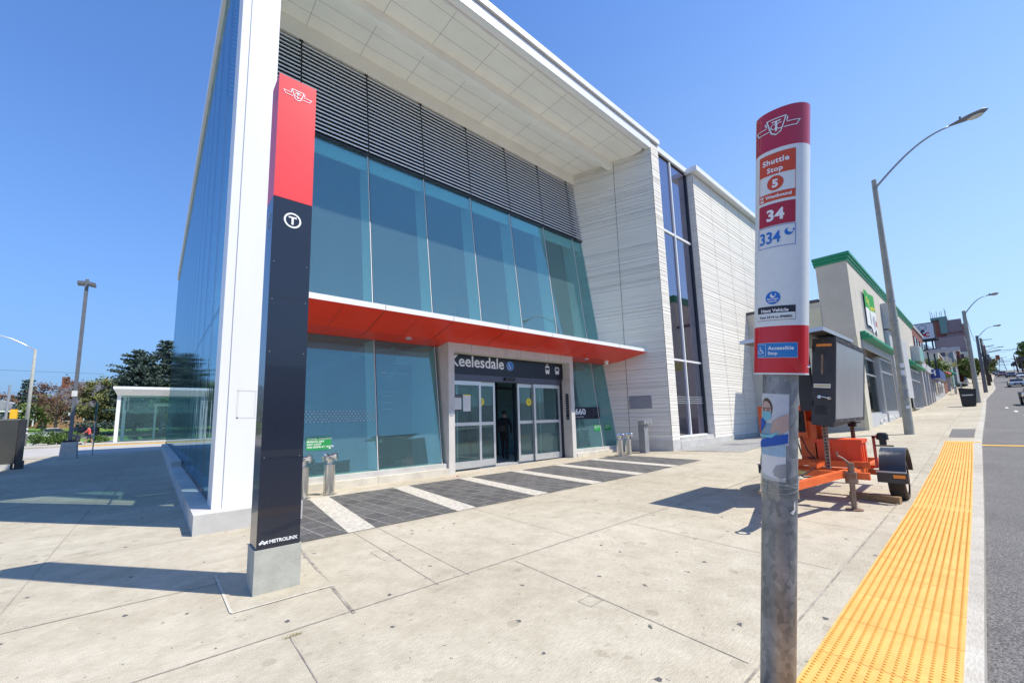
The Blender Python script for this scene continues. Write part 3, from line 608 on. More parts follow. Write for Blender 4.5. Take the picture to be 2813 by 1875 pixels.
# side glass wall
for k in range(17):
    a = 8.32 + 1.87 * k; b = a + 1.858
    for z0, z1 in ((.34, 3.64), (3.66, 13.12)):
        if a > 17 and z0 < 1: z0 = .44
        mb = MB(); mb.box(.775 - .002, .793, a, b, z0, z1); P('side_window', mb, MT['g_side'])
mb = MB(); mb.box(.78, .81, 8.30, 40.1, 3.638, 3.662); 
for k in range(18): y = 8.313 + 1.87 * k; mb.box(.772, .80, y - .006, y + .006, .3, 13.1)
P('side_glazing_joint', mb, MT['darkalu'])
mb = MB(); mb.box(.74, .84, 8.37, 40.2, 13.12, 13.24); P('side_coping', mb, MT['louver'])
mb = MB(); mb.box(.76, .88, 8.3, 17, .276, .345); mb.box(.76, .88, 17, 40.2, .36, .45); P('side_sill', mb, MT['darkalu'])
mb = MB()
for k in range(17):
    y = 8.32 + 1.87 * k
    if y < 11.5: continue
    mb.box(.90, 1.3, y - .014, y + .014, .3, 12.7)
P('support_fin', mb, MT['fin'])
# interior
mb = MB(); mb.box(1.3, 15, 10.46, 40, -.1, .045); mb.box(.96, 1.3, 10, 40, -.1, .3); P('interior_floor', mb, MT['int_floor'])
mb = MB(); mb.box(1.0, 16, 11.7, 40, 12.45, 12.9); mb.box(1.2, 14.4, 10.75, 12.6, 3.95, 4.35); mb.box(5.8, 14.6, 12.6, 22, 3.95, 4.3); P('interior_ceiling', mb, MT['int_ceil'])
mb = MB(); mb.box(5.5, 16, 22, 22.2, 0, 12.5); mb.box(5.3, 5.5, 22, 40, 0, 12.4); mb.box(14.63, 14.8, 11.3, 22, 0, 12.4); mb.box(1.75, 1.85, 12.4, 22, 0, 12.4); P('interior_walls_and_sun_block', mb, MT['int_wall'])  # last box is added to block sun on its way to the side glass
mb = MB()
mb.box(3.05, 3.35, 15.9, 16.3, .05, 12.4); P('interior_post', mb, MT['fin'])
mb = MB(); mb.box(2.25, 3.25, 10.95, 11.05, .35, 2.75); mb.box(3.3, 4.05, 10.95, 11.0, .35, 1.62)
P('map_board', mb, MT['board'])
mb = MB(); mb.box(4.50, 5.62, 10.80, 10.90, .45, 3.12); P('map_board', mb, MT['board'])
A = Art(planeY(4.50, 10.797, 0))
A.disc(.27, 2.86, .07, MT['redsig'], 2, 16); A.rect(.18, 2.85, .36, 2.87, MT['txt'], 3)
A.text('EGLINTON CROSSTOWN', .42, 2.84, .07, MT['txt'], 3, .01, fit=.58); A.text('LINE 5', .42, 2.75, .05, MT['txt'], 3)
for i, s in enumerate(('Eglinton Line', 'Keele Street', 'Bus terminal')): A.text(s, .2, 2.2 - .18 * i, .06, MT['txtg'], 3)
A.rect(.12, 2.32, 1.0, 2.325, MT['txtg'], 2); A.rect(.12, 1.12, 1.0, 1.125, MT['txtg'], 2); A.rect(.1, .95, .24, 1.02, MT['txtg'], 2)
A.build('board_lettering', ST)
A = Art(planeY(2.25, 10.947, 0)); A.arc(.35, 2.28, .07, 0, 360, .02, MT['txtg']); 
for i in range(7): A.rect(.12, 1.95 - .06 * i, .75, 1.955 - .06 * i, MT['txtg'], 2)
A.build('board_lettering', ST)
mb = MB(); mb.box(2.9, 3.15, 16.4, 16.5, .5, 2.2); mb.box(11.9, 12.9, 10.85, 11.0, .4, 1.35)
P('concrete_upstand', mb, MT['precast_s'])
# dots band and stickers on the glass
def onglass(x0, z0): return lambda u, v, l: (x0 + u, gy(z0 + v) - .003 - l, z0 + v)
for x0, x1, nm in ((1.4, 4.33, 0), (13.3, 14.5, 1)):
    A = Art(onglass(x0, 1.55)); k = 0; u = 0
    while u < x1 - x0:
        for j in range(5): 
            A.disc(u + (.042 if j % 2 else 0), .06 * j, .017, MT['txtg'], 1, 8)
        u += .084
    A.build('dot_pattern', ST)
A = Art(onglass(2.66, .90)); A.rect(0, 0, .55, .30, MT['green'], 1)
for i, s in enumerate(('TUNNEL STANDPIPE', 'MANUAL DRY', 'EAST LOOP', '1830 000PM AT 150 PSI')): A.text(s, .02, .235 - .062 * i, .06, MT['txt'], 2, .012)
A.rect(.50, .015, .53, .045, MT['txt'], 2); A.build('green_sticker', ST)
for x in (13.22, 13.93):
    A = Art(onglass(x, .92)); A.rect(0, 0, .42, .25, MT['green'], 1)
    for i, s in enumerate(('TUNNEL STANDPIPE', 'SIAMESE CONNECTION', 'WEST LOOP')): A.text(s, .02, .2 - .055 * i, .035, MT['txt'], 2, .01)
    A.build('green_sticker', ST)
A = Art(onglass(11.86, 1.41)); A.rect(0, 0, 1.88, .46, MT['navy2'], 1); A.text('2660', .14, .18, .3, MT['txt'], 2, .02, fit=.84, h=.235); A.text('Eglinton Avenue West', .04, .06, .07, MT['txt'], 2, fit=.78); A.build('address_sign', ST)
# entrance portal
mb = MB(); pc = MT['precast_s']
mb.box(6.32, 6.52, 9.95, 10.75, -.05, 3.76); mb.box(11.61, 11.81, 9.95, 10.75, -.05, 3.76); mb.box(6.522, 11.608, 9.952, 10.75, 3.50, 3.76)
P('portal_frame', mb, mat('light_portal_precast', (.60, .58, .54), .7, var=.08, vscale=2.2))
mb = MB()
for x in (7.15, 7.82, 8.5, 9.17, 9.83, 10.5, 11.15): mb.box(x - .004, x + .004, 9.948, 9.952, 3.505, 3.755)
mb.box(11.604, 11.609, 9.97, 10.28, 2.88, 2.888)
P('portal_joint', mb, MT['midgrey'])
mb = MB(); mb.box(6.52, 11.61, 10.30, 10.42, 2.90, 3.50); P('sign_board', mb, MT['navy2'])
A = Art(planeY(0, 10.297, 0))
A.text('Keelesdale', 6.60, 3.13, .4, MT['txt'], 2, .018, fit=2.10)
A.disc(8.97, 3.25, .155, MT['blue'], 2, 32); A.arc(8.97, 3.25, .15, 0, 360, .012, mat('pale_blue', (.3, .55, .8), .5), 3, 28); A.wheelchair(8.93, 3.245, .15, MT['txt'], 4)
u, v = 10.78, 3.23     # tram
A.rrect(u - .10, v - .13, u + .10, v + .14, .03, MT['txt'], 2); A.rect(u - .075, v - .01, u + .075, v + .085, MT['navy2'], 3); A.rect(u - .02, v - .1, u + .02, v - .085, MT['navy2'], 3)
A.line([(u - .06, v + .20), (u + .06, v + .20)], .015, MT['txt']); A.line([(u - .03, v + .14), (u, v + .2), (u + .03, v + .14)], .014, MT['txt']); A.rect(u - .075, v - .16, u - .03, v - .13, MT['txt'], 2); A.rect(u + .03, v - .16, u + .075, v - .13, MT['txt'], 2)
A.disc(u - .06, v - .06, .012, MT['navy2'], 3, 10); A.disc(u + .06, v - .06, .012, MT['navy2'], 3, 10)
u = 11.30              # bus
A.rrect(u - .10, v - .12, u + .10, v + .13, .035, MT['txt'], 2); A.rect(u - .078, v - .01, u + .078, v + .075, MT['navy2'], 3); A.rect(u - .05, v + .09, u + .05, v + .108, MT['navy2'], 3)
A.disc(u - .062, v - .055, .014, MT['navy2'], 3, 10); A.disc(u + .062, v - .055, .014, MT['navy2'], 3, 10); A.rect(u - .08, v - .155, u - .045, v - .12, MT['txt'], 2); A.rect(u + .045, v - .155, u + .08, v - .12, MT['txt'], 2); A.rect(u - .12, v, u - .105, v + .06, MT['txt'], 2); A.rect(u + .105, v, u + .12, v + .06, MT['txt'], 2)
A.build('sign_lettering', ST)
mb = MB(); mb.box(6.52, 11.5, 10.33, 10.5, 2.70, 2.898); P('door_header', mb, mat('grey_violet_metal', (.10, .105, .14), .35, .5))
mb = MB(); mb.box(8.72, 9.18, 10.26, 10.33, 2.76, 2.86); P('door_sensor', mb, MT['black'])
mb = MB(); mb.box(11.50, 11.61, 10.36, 10.6, 0, 2.898); mb.box(8.40, 8.47, 10.55, 10.62, .02, 2.7); mb.box(9.33, 9.39, 10.55, 10.62, .02, 2.7); P('door_jamb', mb, MT['navy'])
def leaf(x0, x1, y, sw=.085):
    mb = MB(); z0, z1 = .05, 2.69
    mb.box(x0, x0 + sw, y, y + .05, z0, z1); mb.box(x1 - sw, x1, y, y + .05, z0, z1)
    for a, b in ((z1 - .125, z1), (1.32, 1.42), (z0, z0 + .21)): mb.box(x0 + sw, x1 - sw, y + .002, y + .048, a, b)
    d = P('sliding_door', mb, MT['alu'])
    g = MB(); g.box(x0 + sw, x1 - sw, y + .02, y + .03, z0 + .2, 1.33); g.box(x0 + sw, x1 - sw, y + .02, y + .03, 1.41, z1 - .12); g.build('door_pane', MT['g_door'], d)
    return d
ORI['sliding_door'] = ORI[ST.name]
d1 = leaf(6.54, 7.78, 10.36); d2 = leaf(7.70, 8.40, 10.43); d3 = leaf(9.39, 10.16, 10.43); d4 = leaf(10.10, 11.46, 10.36)
for x in (7.02, 10.62): mb = MB(); mb.box(x, x + .05, 10.62, 10.66, .05, 2.69); P('inner_door_stile', mb, MT['alu'])
A = Art(planeY(0, 10.375, 0))
A.rect(6.75, 1.80, 7.05, 2.26, MT['txtd'], 1); A.rect(6.765, 1.815, 7.035, 2.17, MT['paper'], 2); A.rect(7.10, 1.76, 7.38, 2.27, MT['paper'], 1)
for i in range(7): A.rect(6.79, 2.12 - .04 * i, 6.97, 2.126 - .04 * i, MT['txtg'], 3); A.rect(7.14, 2.15 - .045 * i, 7.33, 2.156 - .045 * i, MT['txtg'], 3)
A.rect(7.10, 2.24, 7.38, 2.27, MT['yellow'], 3); A.text('STATION HOURS', 6.77, 2.2, .035, MT['txt'], 3, fit=.25)
A.build('door_notice', ST)
A = Art(planeY(0, 10.445, 0))
for x in (7.83, 9.93): A.disc(x, 2.06, .13, MT['yellow'], 1, 26); A.text('Caution', x, 2.10, .05, MT['txtd'], 2, .01, 'C'); A.text('AUTOMATIC', x, 2.05, .034, MT['txtd'], 2, .01, 'C'); A.text('DOOR', x, 2.0, .034, MT['txtd'], 2, .01, 'C')
A.build('door_decal', ST)
A = Art(lambda u, v, l: (11.606 - l, 10.21 - u, v)); A.rect(0, 1.40, .155, 2.36, MT['navy2'], 1)
for i in range(9): A.disc(.03, 2.3 - .085 * i, .012, MT['txt'], 2, 8); A.rect(.055, 2.29 - .085 * i, .13, 2.305 - .085 * i, MT['txtg'], 2)
for i in range(5): A.rect(.03, 1.5 - .018 * i, .13, 1.505 - .018 * i, MT['txtg'], 2)
A.build('tactile_sign', ST)
mb = MB(); mb.box(6.35, 6.47, 9.944, 9.95, 1.62, 1.74); P('door_call_plate', mb, MT['alu'])
# inner vestibule
mb = MB(); mb.box(6.40, 6.5, 10.76, 13.6, .05, 3.9); mb.box(11.7, 11.8, 10.76, 13.6, .05, 3.9); P('vestibule_wall', mb, MT['fin'])
mb = MB(); mb.box(6.5, 11.7, 12.9, 12.92, .1, 3.6); P('vestibule_screen', mb, glass('vestibule_screen_glass', (.30, .42, .42), .12, 1.0, gcol=(.6, .85, .86), dust_and_fill=.35))  # strong diffuse share painted in to brighten the screen behind the person
mb = MB()
for x_ in (6.5, 7.8, 9.1, 10.4, 11.65): mb.box(x_, x_ + .06, 12.82, 12.9, .1, 3.6)
mb.box(6.5, 11.7, 12.82, 12.9, 2.7, 2.78); P('vestibule_screen_frame', mb, MT['darkalu'])
mb = MB(); mb.tube([(9.15, 12.5, 1.0), (9.15, 12.58, 1.0)], [.42, .42], 28); mb.tube([(7.9, 12.5, 1.0), (7.9, 12.58, 1.0)], [.42, .42], 28); P('escalator_newel', mb, MT['darkalu'])
# ribbed precast walls
def rib(mb, a, b, z0, z1, nrm, seed, joints=(), clipz=None):
    rg = random.Random(seed); z = z0; a = Vector((a[0], a[1], 0)); b = Vector((b[0], b[1], 0)); n = Vector((nrm[0], nrm[1], 0)).normalized()
    pts = []
    while z < z1 - .03:
        h = min(rg.choice([.06, .075, .09, .11, .13, .16]), z1 - z); d0 = rg.uniform(.014, .024); d1 = rg.uniform(.008, .016)
        pts += [(z, d0), (z + h - .016, d1)]
        g = rg.choice([.006, .0, -.010, -.022]); pts += [(z + h - .016, g), (z + h, g)]
        z += h
    for (za, da), (zb_, db) in zip(pts, pts[1:]):
        mb.quad(a + n * da + Vector((0, 0, za)), b + n * da + Vector((0, 0, za)), b + n * db + Vector((0, 0, zb_)), a + n * db + Vector((0, 0, zb_)), 0)
    L_ = (b - a).length; d = (b - a).normalized()
    for t in joints:
        c = a + d * t
        mb.add([c - d * .007 + n * .028 + Vector((0, 0, z0)), c + d * .007 + n * .028 + Vector((0, 0, z0)), c + d * .007 + n * .028 + Vector((0, 0, z1)), c - d * .007 + n * .028 + Vector((0, 0, z1))], [(0, 1, 2, 3)], 1)
PR = [MT['precast'], MT['dark']]
yb = 11.7
sn = (-1, -.36)
mb = MB(); rib(mb, (wx(8.1), 8.1), (wx(yb), yb), .5, 12.86, sn, 3, (.0, 1.62)); P('splayed_ribbed_wall', mb, [MT['precast'], MT['dark']])
mb = MB(); mb.prism([(wx(8.18) + .05, 8.18), (16.02, 8.18), (16.02, 9.4), (wx(yb) + .3, yb), (wx(yb) + .05, yb)], .5, 12.95); mb.prism([(wx(8.13) + .01, 8.13), (16.02, 8.13), (16.02, 9.4), (wx(yb) + .3, yb), (wx(yb) + .01, yb)], -.1, .5); mb.prism([(wx(8.08) - .03, 8.075), (16.0, 8.075), (16.0, 8.13), (wx(8.13) + .0, 8.14), (wx(10.3) - .03, 10.3), (wx(10.3) - .06, 10.3)], -.1, .5); P('pier', mb, MT['precast_s'])
mb = MB(); rib(mb, (15.385, 8.12), (16.02, 8.12), .5, 13.2, (0, -1), 5); mb.box(15.39, 16.02, 8.13, 8.34, 12.9, 13.2); P('pier_ribbed_face', mb, PR)
mb = MB(); mb.box(16.02, 19.30, 8.30, 8.5, -.1, .50); mb.box(16.0, 29, 8.06, 8.30, -.1, .42); mb.box(16.12, 19.2, 8.12, 8.44, .42, .56); P('tower_plinth', mb, MT['precast_s'])
# tall tower window
for x0, x1 in ((16.02, 17.63), (17.70, 19.24)):
    for z0, z1 in ((.58, 3.79), (3.87, 9.62), (9.72, 13.34)):
        mb = MB(); mb.box(x0, x1, 8.47, 8.485, z0, z1); P('tower_window', mb, MT['g_tow'])
mb = MB(); mb.box(17.63, 17.70, 8.40, 8.52, .56, 13.34); mb.box(16.02, 19.24, 8.42, 8.52, 3.79, 3.87); mb.box(16.02, 19.24, 8.42, 8.52, 9.62, 9.72); mb.box(16.02, 19.24, 8.38, 8.52, .56, .60); P('tower_window_frame', mb, MT['white'])
mb = MB(); mb.box(19.22, 19.30, 8.40, 8.52, .56, 13.34); mb.box(16.02, 19.3, 8.44, 8.52, 13.3, 13.36); P('tower_window_jamb', mb, MT['darkalu'])
mb = MB(); mb.box(16.02, 19.2, 10.5, 10.6, 0, 13.2); mb.box(16.3, 19.1, 8.8, 10.5, 3.6, 3.9); mb.box(18.35, 19.1, 8.62, 10.4, .6, 12.4); mb.box(16.2, 17.2, 9.2, 9.3, .6, 3.4); P('stair_core', mb, mat('maroon_reflection', (.50, .035, .03), .5))  # maroon colour stands in for the red reflection in the tall window
A = Art(planeY(16.05, 8.466, 1.95))
for j in range(4):
    u = 0
    while u < 3.1: A.rect(u, .09 * j, u + .05, .09 * j + .03, MT['txtg'], 1); u += .085
A.build('dot_pattern', ST)
mb = MB(); mb.box(16.08, 19.3, 8.36, 9.5, 13.36, 13.62); P('tower_coping', mb, MT['white'])
mb = MB(); rib(mb, (19.32, 8.12), (29, 8.12), .42, 13.26, (0, -1), 9, (1.9, 3.85, 5.75, 7.7)); P('long_ribbed_wall', mb, PR)
mb = MB(); rib(mb, (19.32, 8.5), (19.32, 8.11), .42, 13.26, (-1, 0), 9); P('return_ribbed_wall', mb, PR)
mb = MB(); mb.box(19.37, 29, 8.17, 30, -.1, 13.26); mb.box(16.1, 19.33, 10.6, 30, 0, 13.4); P('block_body', mb, MT['precast_s'])
mb = MB(); mb.box(19.18, 29.1, 7.83, 8.45, 13.27, 13.52); mb.box(19.22, 29, 8.45, 12, 13.28, 13.5); P('block_coping', mb, MT['white'])
# plate and pipe fittings on the splayed wall
d = Vector((-.36, 1, 0)).normalized(); nn = Vector((-1, -.36, 0)).normalized()
def wp(y, z, o): return Vector((wx(y), y, z)) + nn * o
mb = MB(); mb.hexa([wp(8.74, 1.77, .02), wp(9.57, 1.77, .02), wp(9.57, 1.77, .05), wp(8.74, 1.77, .05)][::-1], [wp(8.74, 2.27, .02), wp(9.57, 2.27, .02), wp(9.57, 2.27, .05), wp(8.74, 2.27, .05)][::-1]); P('cover_plate', mb, MT['midgrey'])
# standpipe pedestals
def pedestal(x, y, lab):
    t = thing('standpipe_bollard', lab, 'standpipe', (x, y, 0), 0, 'stainless standpipes at the front of the station')
    mb = MB(); mb.tube([(x, y, 0), (x, y, .012)], [.17, .17], 24, 0); mb.tube([(x, y, .01), (x, y, .63)], [.115, .115], 26, 0); mb.build('post', MT['steel'], t, smooth=True, angle=40)
    mb = MB(); mb.tube([(x, y, .63), (x, y, .74), (x, y, .80)], [.05, .07, .06], 16, 0)
    mb.build('riser', MT['chrome'], t, smooth=True, angle=40)
    for s in (-1, 1):
        mb = MB(); a = Vector((x, y, .79)); dd = Vector((s * .8, -.55, 0)).normalized(); mb.tube([a, a + dd * .10, a + dd * .105, a + dd * .16, a + dd * .165], [.05, .055, .078, .078, .05], 16)
        for k in range(3): q = 2.1 * k; o = Vector((-dd.y, dd.x, 0)) * math.cos(q) * .08 + Vector((0, 0, 1)) * math.sin(q) * .08; mb.tube([a + dd * .13 + o * .8, a + dd * .13 + o * 1.25], [.016, .016], 8)
        mb.build('hose_cap', MT['chrome'], t, smooth=True, angle=40)
    return t
pedestal(2.92, 9.35, 'shiny standpipe nearest the tall black sign, capped twin outlets, standing clear of it')
pedestal(2.37, 9.25, 'shiny standpipe half hidden behind the tall black and red sign')
pedestal(12.85, 8.8, 'shiny standpipe right of the doors, left one of the two near the ribbed wall')
pedestal(13.42, 8.82, 'shiny standpipe right of the doors, nearer to the grey siamese cabinet')
x, y = 14.35, 8.7
t = thing('fire_connection', 'dull grey fire connection cabinet with three outlets against the ribbed wall', 'fire connection', (x, y, 0))
mb = MB(); mb.box(x - .14, x + .14, y - .11, y + .15, 0, 1.12); mb.box(x - .19, x + .19, y - .14, y + .18, 0, .02); mb.build('pedestal', MT['midgrey'], t)
mb = MB()
for k in range(3):
    a = Vector((x - .16 + .2 * k, y - .04, 1.24)); mb.tube([a + Vector((0, .14, 0)), a + Vector((0, -.08, 0)), a + Vector((0, -.085, 0)), a + Vector((0, -.15, 0))], [.07, .07, .095, .095], 16)
mb.box(x - .22, x + .3, y - .02, y + .1, 1.11, 1.18); mb.build('outlet', MT['galv2'], t, smooth=True, angle=40)
# ================================================================ TOTEM
T = thing('station_totem', 'tall four sided station sign, red on top and black below, on a concrete foot', 'sign', (.95, 4.56, 0))
x0, x1, y0, y1 = .765, 1.125, 4.41, 4.72
mb = MB(); mb.box(x0 - .012, x1 + .012, y0 - .012, y1 + .012, -.02, .385); mb.build('concrete_foot', mat('grey_concrete_foot', (.42, .42, .37), .9, var=.12, vscale=6, bump=.2), T)
mb = MB(); mb.box(x0, x1, y0, y1, .385, 3.78); mb.build('black_shaft', MT['navy'], T)
mb = MB(); mb.box(x0, x1, y0, y1, 3.783, 5.14); mb.build('red_head', MT['red_tot'], T)
A = Art(planeY(0, y0, 0)); F = MT['txt']; cx = (x0 + x1) / 2
A.emblem(cx, 4.965, .135, F); A.arc(cx, 3.565, .072, 0, 360, .017, F, 3, 36); A.rect(cx - .038, 3.588, cx + .038, 3.604, F, 3); A.rect(cx - .010, 3.52, cx + .010, 3.588, F, 3)
A.text('METROLINX', .868, .432, .05, F, 3, .03, fit=.235)
A.line([(.79, .430), (.81, .445), (.83, .430), (.845, .442), (.858, .432)], .008, F); A.line([(.785, .437), (.812, .462), (.832, .442), (.85, .455), (.86, .448)], .008, F)
for z in (1.2, 2.2, 3.1, 2.72): 
    for q in (x0 + .03, x1 - .03): A.disc(q, z, .0045, MT['midgrey'], 1, 8)
A.rect(x0, 2.746, x1, 2.75, MT['dark'], 1)
A.build('sign_lettering', T)
A = Art(lambda u, v, l: (x0 - l, y1 - u, v)); A.emblem(.155, 4.955, .115, MT['txtg']); A.arc(.155, 3.565, .072, 0, 360, .015, MT['txtg'], 3, 30); A.rect(.12, 3.588, .19, 3.602, MT['txtg'], 3); A.rect(.146, 3.52, .164, 3.588, MT['txtg'], 3); A.build('side_lettering', T)
# ================================================================ BUS STOP POLE
ax = Vector((2.480 - 2.597, .536 - .881, 3.095 - .068)).normalized()
base = Vector((2.597, .881, .068)) - ax * (.068 / ax.z)
q = Vector((0, 0, 1)).rotation_difference(ax)
BS = thing('bus_stop_pole', 'leaning galvanised bus stop post in front, topped by red and white oval sign', 'bus stop', base, quat=q)
RP = .081
def v_(zy): return (3.207 - zy * .0010055 - .068) / 1.0 + .068 / ax.z   # along the axis
mb = MB(); mb.tube([(0, 0, -.02), (0, 0, 1.80)], [RP, RP], 48); mb.build('post', MT['galv'], BS, smooth=True, local=True, angle=40)
EA, EB = .090, .124     # half axes: X (thin), Y (wide)
def ell(n=72): return [(EA * math.copysign(abs(math.cos(a)) ** .92, math.cos(a)), EB * math.copysign(abs(math.sin(a)) ** .92, math.sin(a))) for a in [2 * math.pi * k / n for k in range(n)]]
def eshell(z0, z1, mt, name, cap0=False, cap1=False, s=1.0):
    p = ell(); n = len(p); mb = MB(); vs = [(x * s, y * s, z0) for x, y in p] + [(x * s, y * s, z1) for x, y in p]
    mb.add(vs, [(i, (i + 1) % n, (i + 1) % n + n, i + n) for i in range(n)]);
    if cap0: mb.add(vs[:n], [tuple(range(n))[::-1]])
    if cap1: mb.add(vs[n:], [tuple(range(n))])
    return mb.build(name, mt, BS, smooth=True, local=True, angle=35)
zb, z1, z2, zt = v_(1487), v_(1238), v_(303), v_(92)
eshell(zb, z1, MT['sg_red2'], 'lower_red_band', True); eshell(z1, z2, MT['sg_white'], 'white_panel'); eshell(z2, zt, MT['sg_red'], 'upper_red_band', False, True)
eshell(zb - .004, zb + .004, MT['sg_white'], 'rim', True, True, 1.012)
# arc length map: u measured from the -X side toward -Y
import bisect
_p = ell(720); _s = [0]
for i in range(1, 721): a, b = _p[i - 1], _p[i % 720]; _s.append(_s[-1] + math.hypot(a[0] - b[0], a[1] - b[1]))
_mid = _s[360]
def esign(u, v, l):
    s = (_mid + u) % _s[-1]; i = min(719, bisect.bisect(_s, s) - 1); t = (s - _s[i]) / (_s[i + 1] - _s[i]); a = _p[i]; b = _p[(i + 1) % 720]
    x = a[0] + (b[0] - a[0]) * t; y = a[1] + (b[1] - a[1]) * t; k = 1 + .006 + l / .11; return (x * k, y * k, v)
A = Art(esign, .008); UC = -.002; W2 = .086
def at(z): return v_(z)
A.rect(-.098, z2 + .0, -.097, zt, MT['txtg'], 1)
A.emblem(UC - .002, at(188), .105, MT['txtg'], 2); A.emblem(UC, at(188), .101, MT['txt'], 3, .028)
A.rect(UC - W2, at(437), UC + W2, at(325), MT['orange_st'], 1, 16); A.rect(UC - W2, at(576), UC + W2, at(534), MT['orange_st'], 1, 16)
for u in (UC - W2, UC + W2 - .002): A.rect(u, at(534), u + .002, at(437), MT['orange_st'], 1)
A.text('Shuttle', UC - .004, at(380), .1, MT['txt'], 2, .03, 'C', h=.030, space=1.1); A.text('Stop', UC - .006, at(424), .1, MT['txt'], 2, .03, 'C', h=.036, space=1.1)
A.disc(UC - .004, at(485), .038, MT['orange_st'], 1, 36); A.text('5', UC - .004, at(506), .1, MT['txt'], 2, .05, 'C', h=.044)
A.rect(UC - W2 + .008, at(571), UC - W2 + .028, at(543), MT['txt'], 2); A.text('W', UC - W2 + .018, at(565), .1, MT['orange_st'], 3, .03, 'C', h=.016)
A.text('Westbound', UC - W2 + .036, at(562), .1, MT['txt'], 2, .03, 'L', fit=.118)
A.rect(UC - W2, at(708), UC + W2, at(592), MT['crim'], 1, 16); A.text('34', UC - .002, at(680), .1, MT['txt'], 2, .035, 'C', h=.062, space=1.05)
for a_, b_ in (((UC - W2, at(822)), (UC + W2, at(822))), ((UC - W2, at(714)), (UC + W2, at(714)))): A.rect(a_[0], a_[1] - .0013, b_[0], a_[1] + .0013, MT['blue'], 2, 16)
for u in (UC - W2, UC + W2): A.rect(u - .0012, at(822), u + .0012, at(714), MT['blue'], 2)
A.text('334', UC - W2 + .008, at(800), .1, MT['blue'], 2, .02, 'L', fit=.100, h=.064)
cu, cv = UC + .058, at(753)
_n = 12
_o = [(cu + .019 * math.cos(R(110 + 290 * i / _n)), cv + .019 * math.sin(R(110 + 290 * i / _n))) for i in range(_n + 1)]
_q = [(cu + .019 * (.45 + .82 * math.cos(R(135 + 240 * i / _n))), cv + .019 * (.50 + .82 * math.sin(R(135 + 240 * i / _n)))) for i in range(_n + 1)]
A.add(_o + _q, [(i, i + 1, _n + 2 + i, _n + 1 + i) for i in range(_n)], MT['blue'], 2)

A.disc(UC - .01, at(1090), .034, MT['blue'], 2, 32)
cu, cv = UC - .010, at(1090) + .012
_n = 12
_o = [(cu + .012 * math.cos(R(110 + 290 * i / _n)), cv + .012 * math.sin(R(110 + 290 * i / _n))) for i in range(_n + 1)]
_q = [(cu + .012 * (.45 + .82 * math.cos(R(135 + 240 * i / _n))), cv + .012 * (.50 + .82 * math.sin(R(135 + 240 * i / _n)))) for i in range(_n + 1)]
A.add(_o + _q, [(i, i + 1, _n + 2 + i, _n + 1 + i) for i in range(_n)], MT['txt'], 3)

A.text('Blue Night', UC - .010, at(1100), .1, MT['txt'], 3, .03, 'C', fit=.050); A.text('Network', UC - .010, at(1112), .1, MT['txt'], 3, .03, 'C', fit=.040)
A.rect(UC - .090, at(1208), UC + .090, at(1134), MT['txtd'], 1, 16); A.rect(UC - .088, at(1206), UC + .088, at(1170), MT['sg_white'], 2, 16)
A.text('Next Vehicle', UC - .004, at(1164), .1, MT['txt'], 2, .03, 'C', fit=.125); A.text('Text 2414 to 898882', UC, at(1197), .1, MT['txtd'], 3, .025, 'C', fit=.150)
A.rect(UC - .090, at(1404), UC + .100, at(1326), MT['txt'], 1, 16); A.rect(UC - .0885, at(1402.5), UC + .0985, at(1327.5), mat('access_sign_blue', (.02, .20, .52), .4), 2, 16)
for r0, m_, l_ in (((-.082, 1396, -.040, 1334), MT['txt'], 3), ((-.0805, 1394.5, -.0415, 1335.5), mat('access_sign_blue2', (.02, .20, .52), .4), 4)): A.rect(UC + r0[0], at(r0[1]), UC + r0[2], at(r0[3]), m_, l_, 4)
A.wheelchair(UC - .066, at(1367), .028, MT['txt'], 5)
A.text('Accessible', UC - .030, at(1362), .1, MT['txt'], 3, .03, 'L', fit=.112, space=1.05); A.text('Stop', UC - .030, at(1388), .1, MT['txt'], 3, .03, 'L', h=.022, space=1.05)
A.build('sign_lettering', BS, local=True)
mb = MB(); 
for k, zz in enumerate((v_(1448),)): mb.tube([(-.03, -.128, zz), (-.03, -.140, zz)], [.006, .006], 10)
mb.build('rivet', MT['chrome'], BS, local=True)
# poster wrapped on the post
def epost(u, v, l): a = math.pi + u / (RP + .001); k = RP + .001 + l; return (k * math.cos(a), k * math.sin(a), v)
PT = v_(1225) ; 
pt, pb_ = 1.598, 1.150
def pc_(D): return 1.716 + (850 - D) * .002357 + .001
PO = Art(epost, .008); u0, u1 = -.122, .062
def uu(t): return u0 + (u1 - u0) * t
PO.rect(u0, pc_(1090), uu(.93), pc_(1010), MT['paper'], 1, 18); PO.rect(u0, pc_(1010), u1, pc_(897), MT['pbg'], 1, 24)
PO.rect(u0, pc_(1035), uu(.92), pc_(1006), MT['sky_bl'], 2, 18)
fx, fy = uu(.42), pc_(930)
PO.disc(fx, fy + .000, .034, mat('poster_brown_hair', (.10, .07, .05), .7), 2, 24, .054); PO.disc(fx - .002, fy - .012, .030, MT['pskin'], 3, 24, .050); PO.rect(fx - .03, fy - .002, fx + .03, fy + .001, MT['hair'], 5, 6)
for s in (-1, 1): PO.disc(fx + s * .013, fy - .010, .006, MT['hair'], 5, 10, .003)
PO.disc(fx - .002, fy - .042, .030, MT['mask'], 4, 20, .025); PO.rect(fx - .030, fy - .045, fx + .027, fy - .020, MT['mask'], 4, 6)
PO.poly([(uu(.05), pc_(985)), (uu(.25), pc_(965)), (uu(.55), pc_(962)), (uu(.85), pc_(975)), (uu(.9), pc_(1003)), (uu(.05), pc_(1003))], mat('poster_scrub_cloth', (.24, .36, .44), .8), 2)
PO.poly([(uu(.05), pc_(975)), (uu(.12), pc_(958)), (uu(.30), pc_(952)), (uu(.42), pc_(962)), (uu(.38), pc_(972)), (uu(.2), pc_(985)), (uu(.08), pc_(988))], MT['glove'], 5)
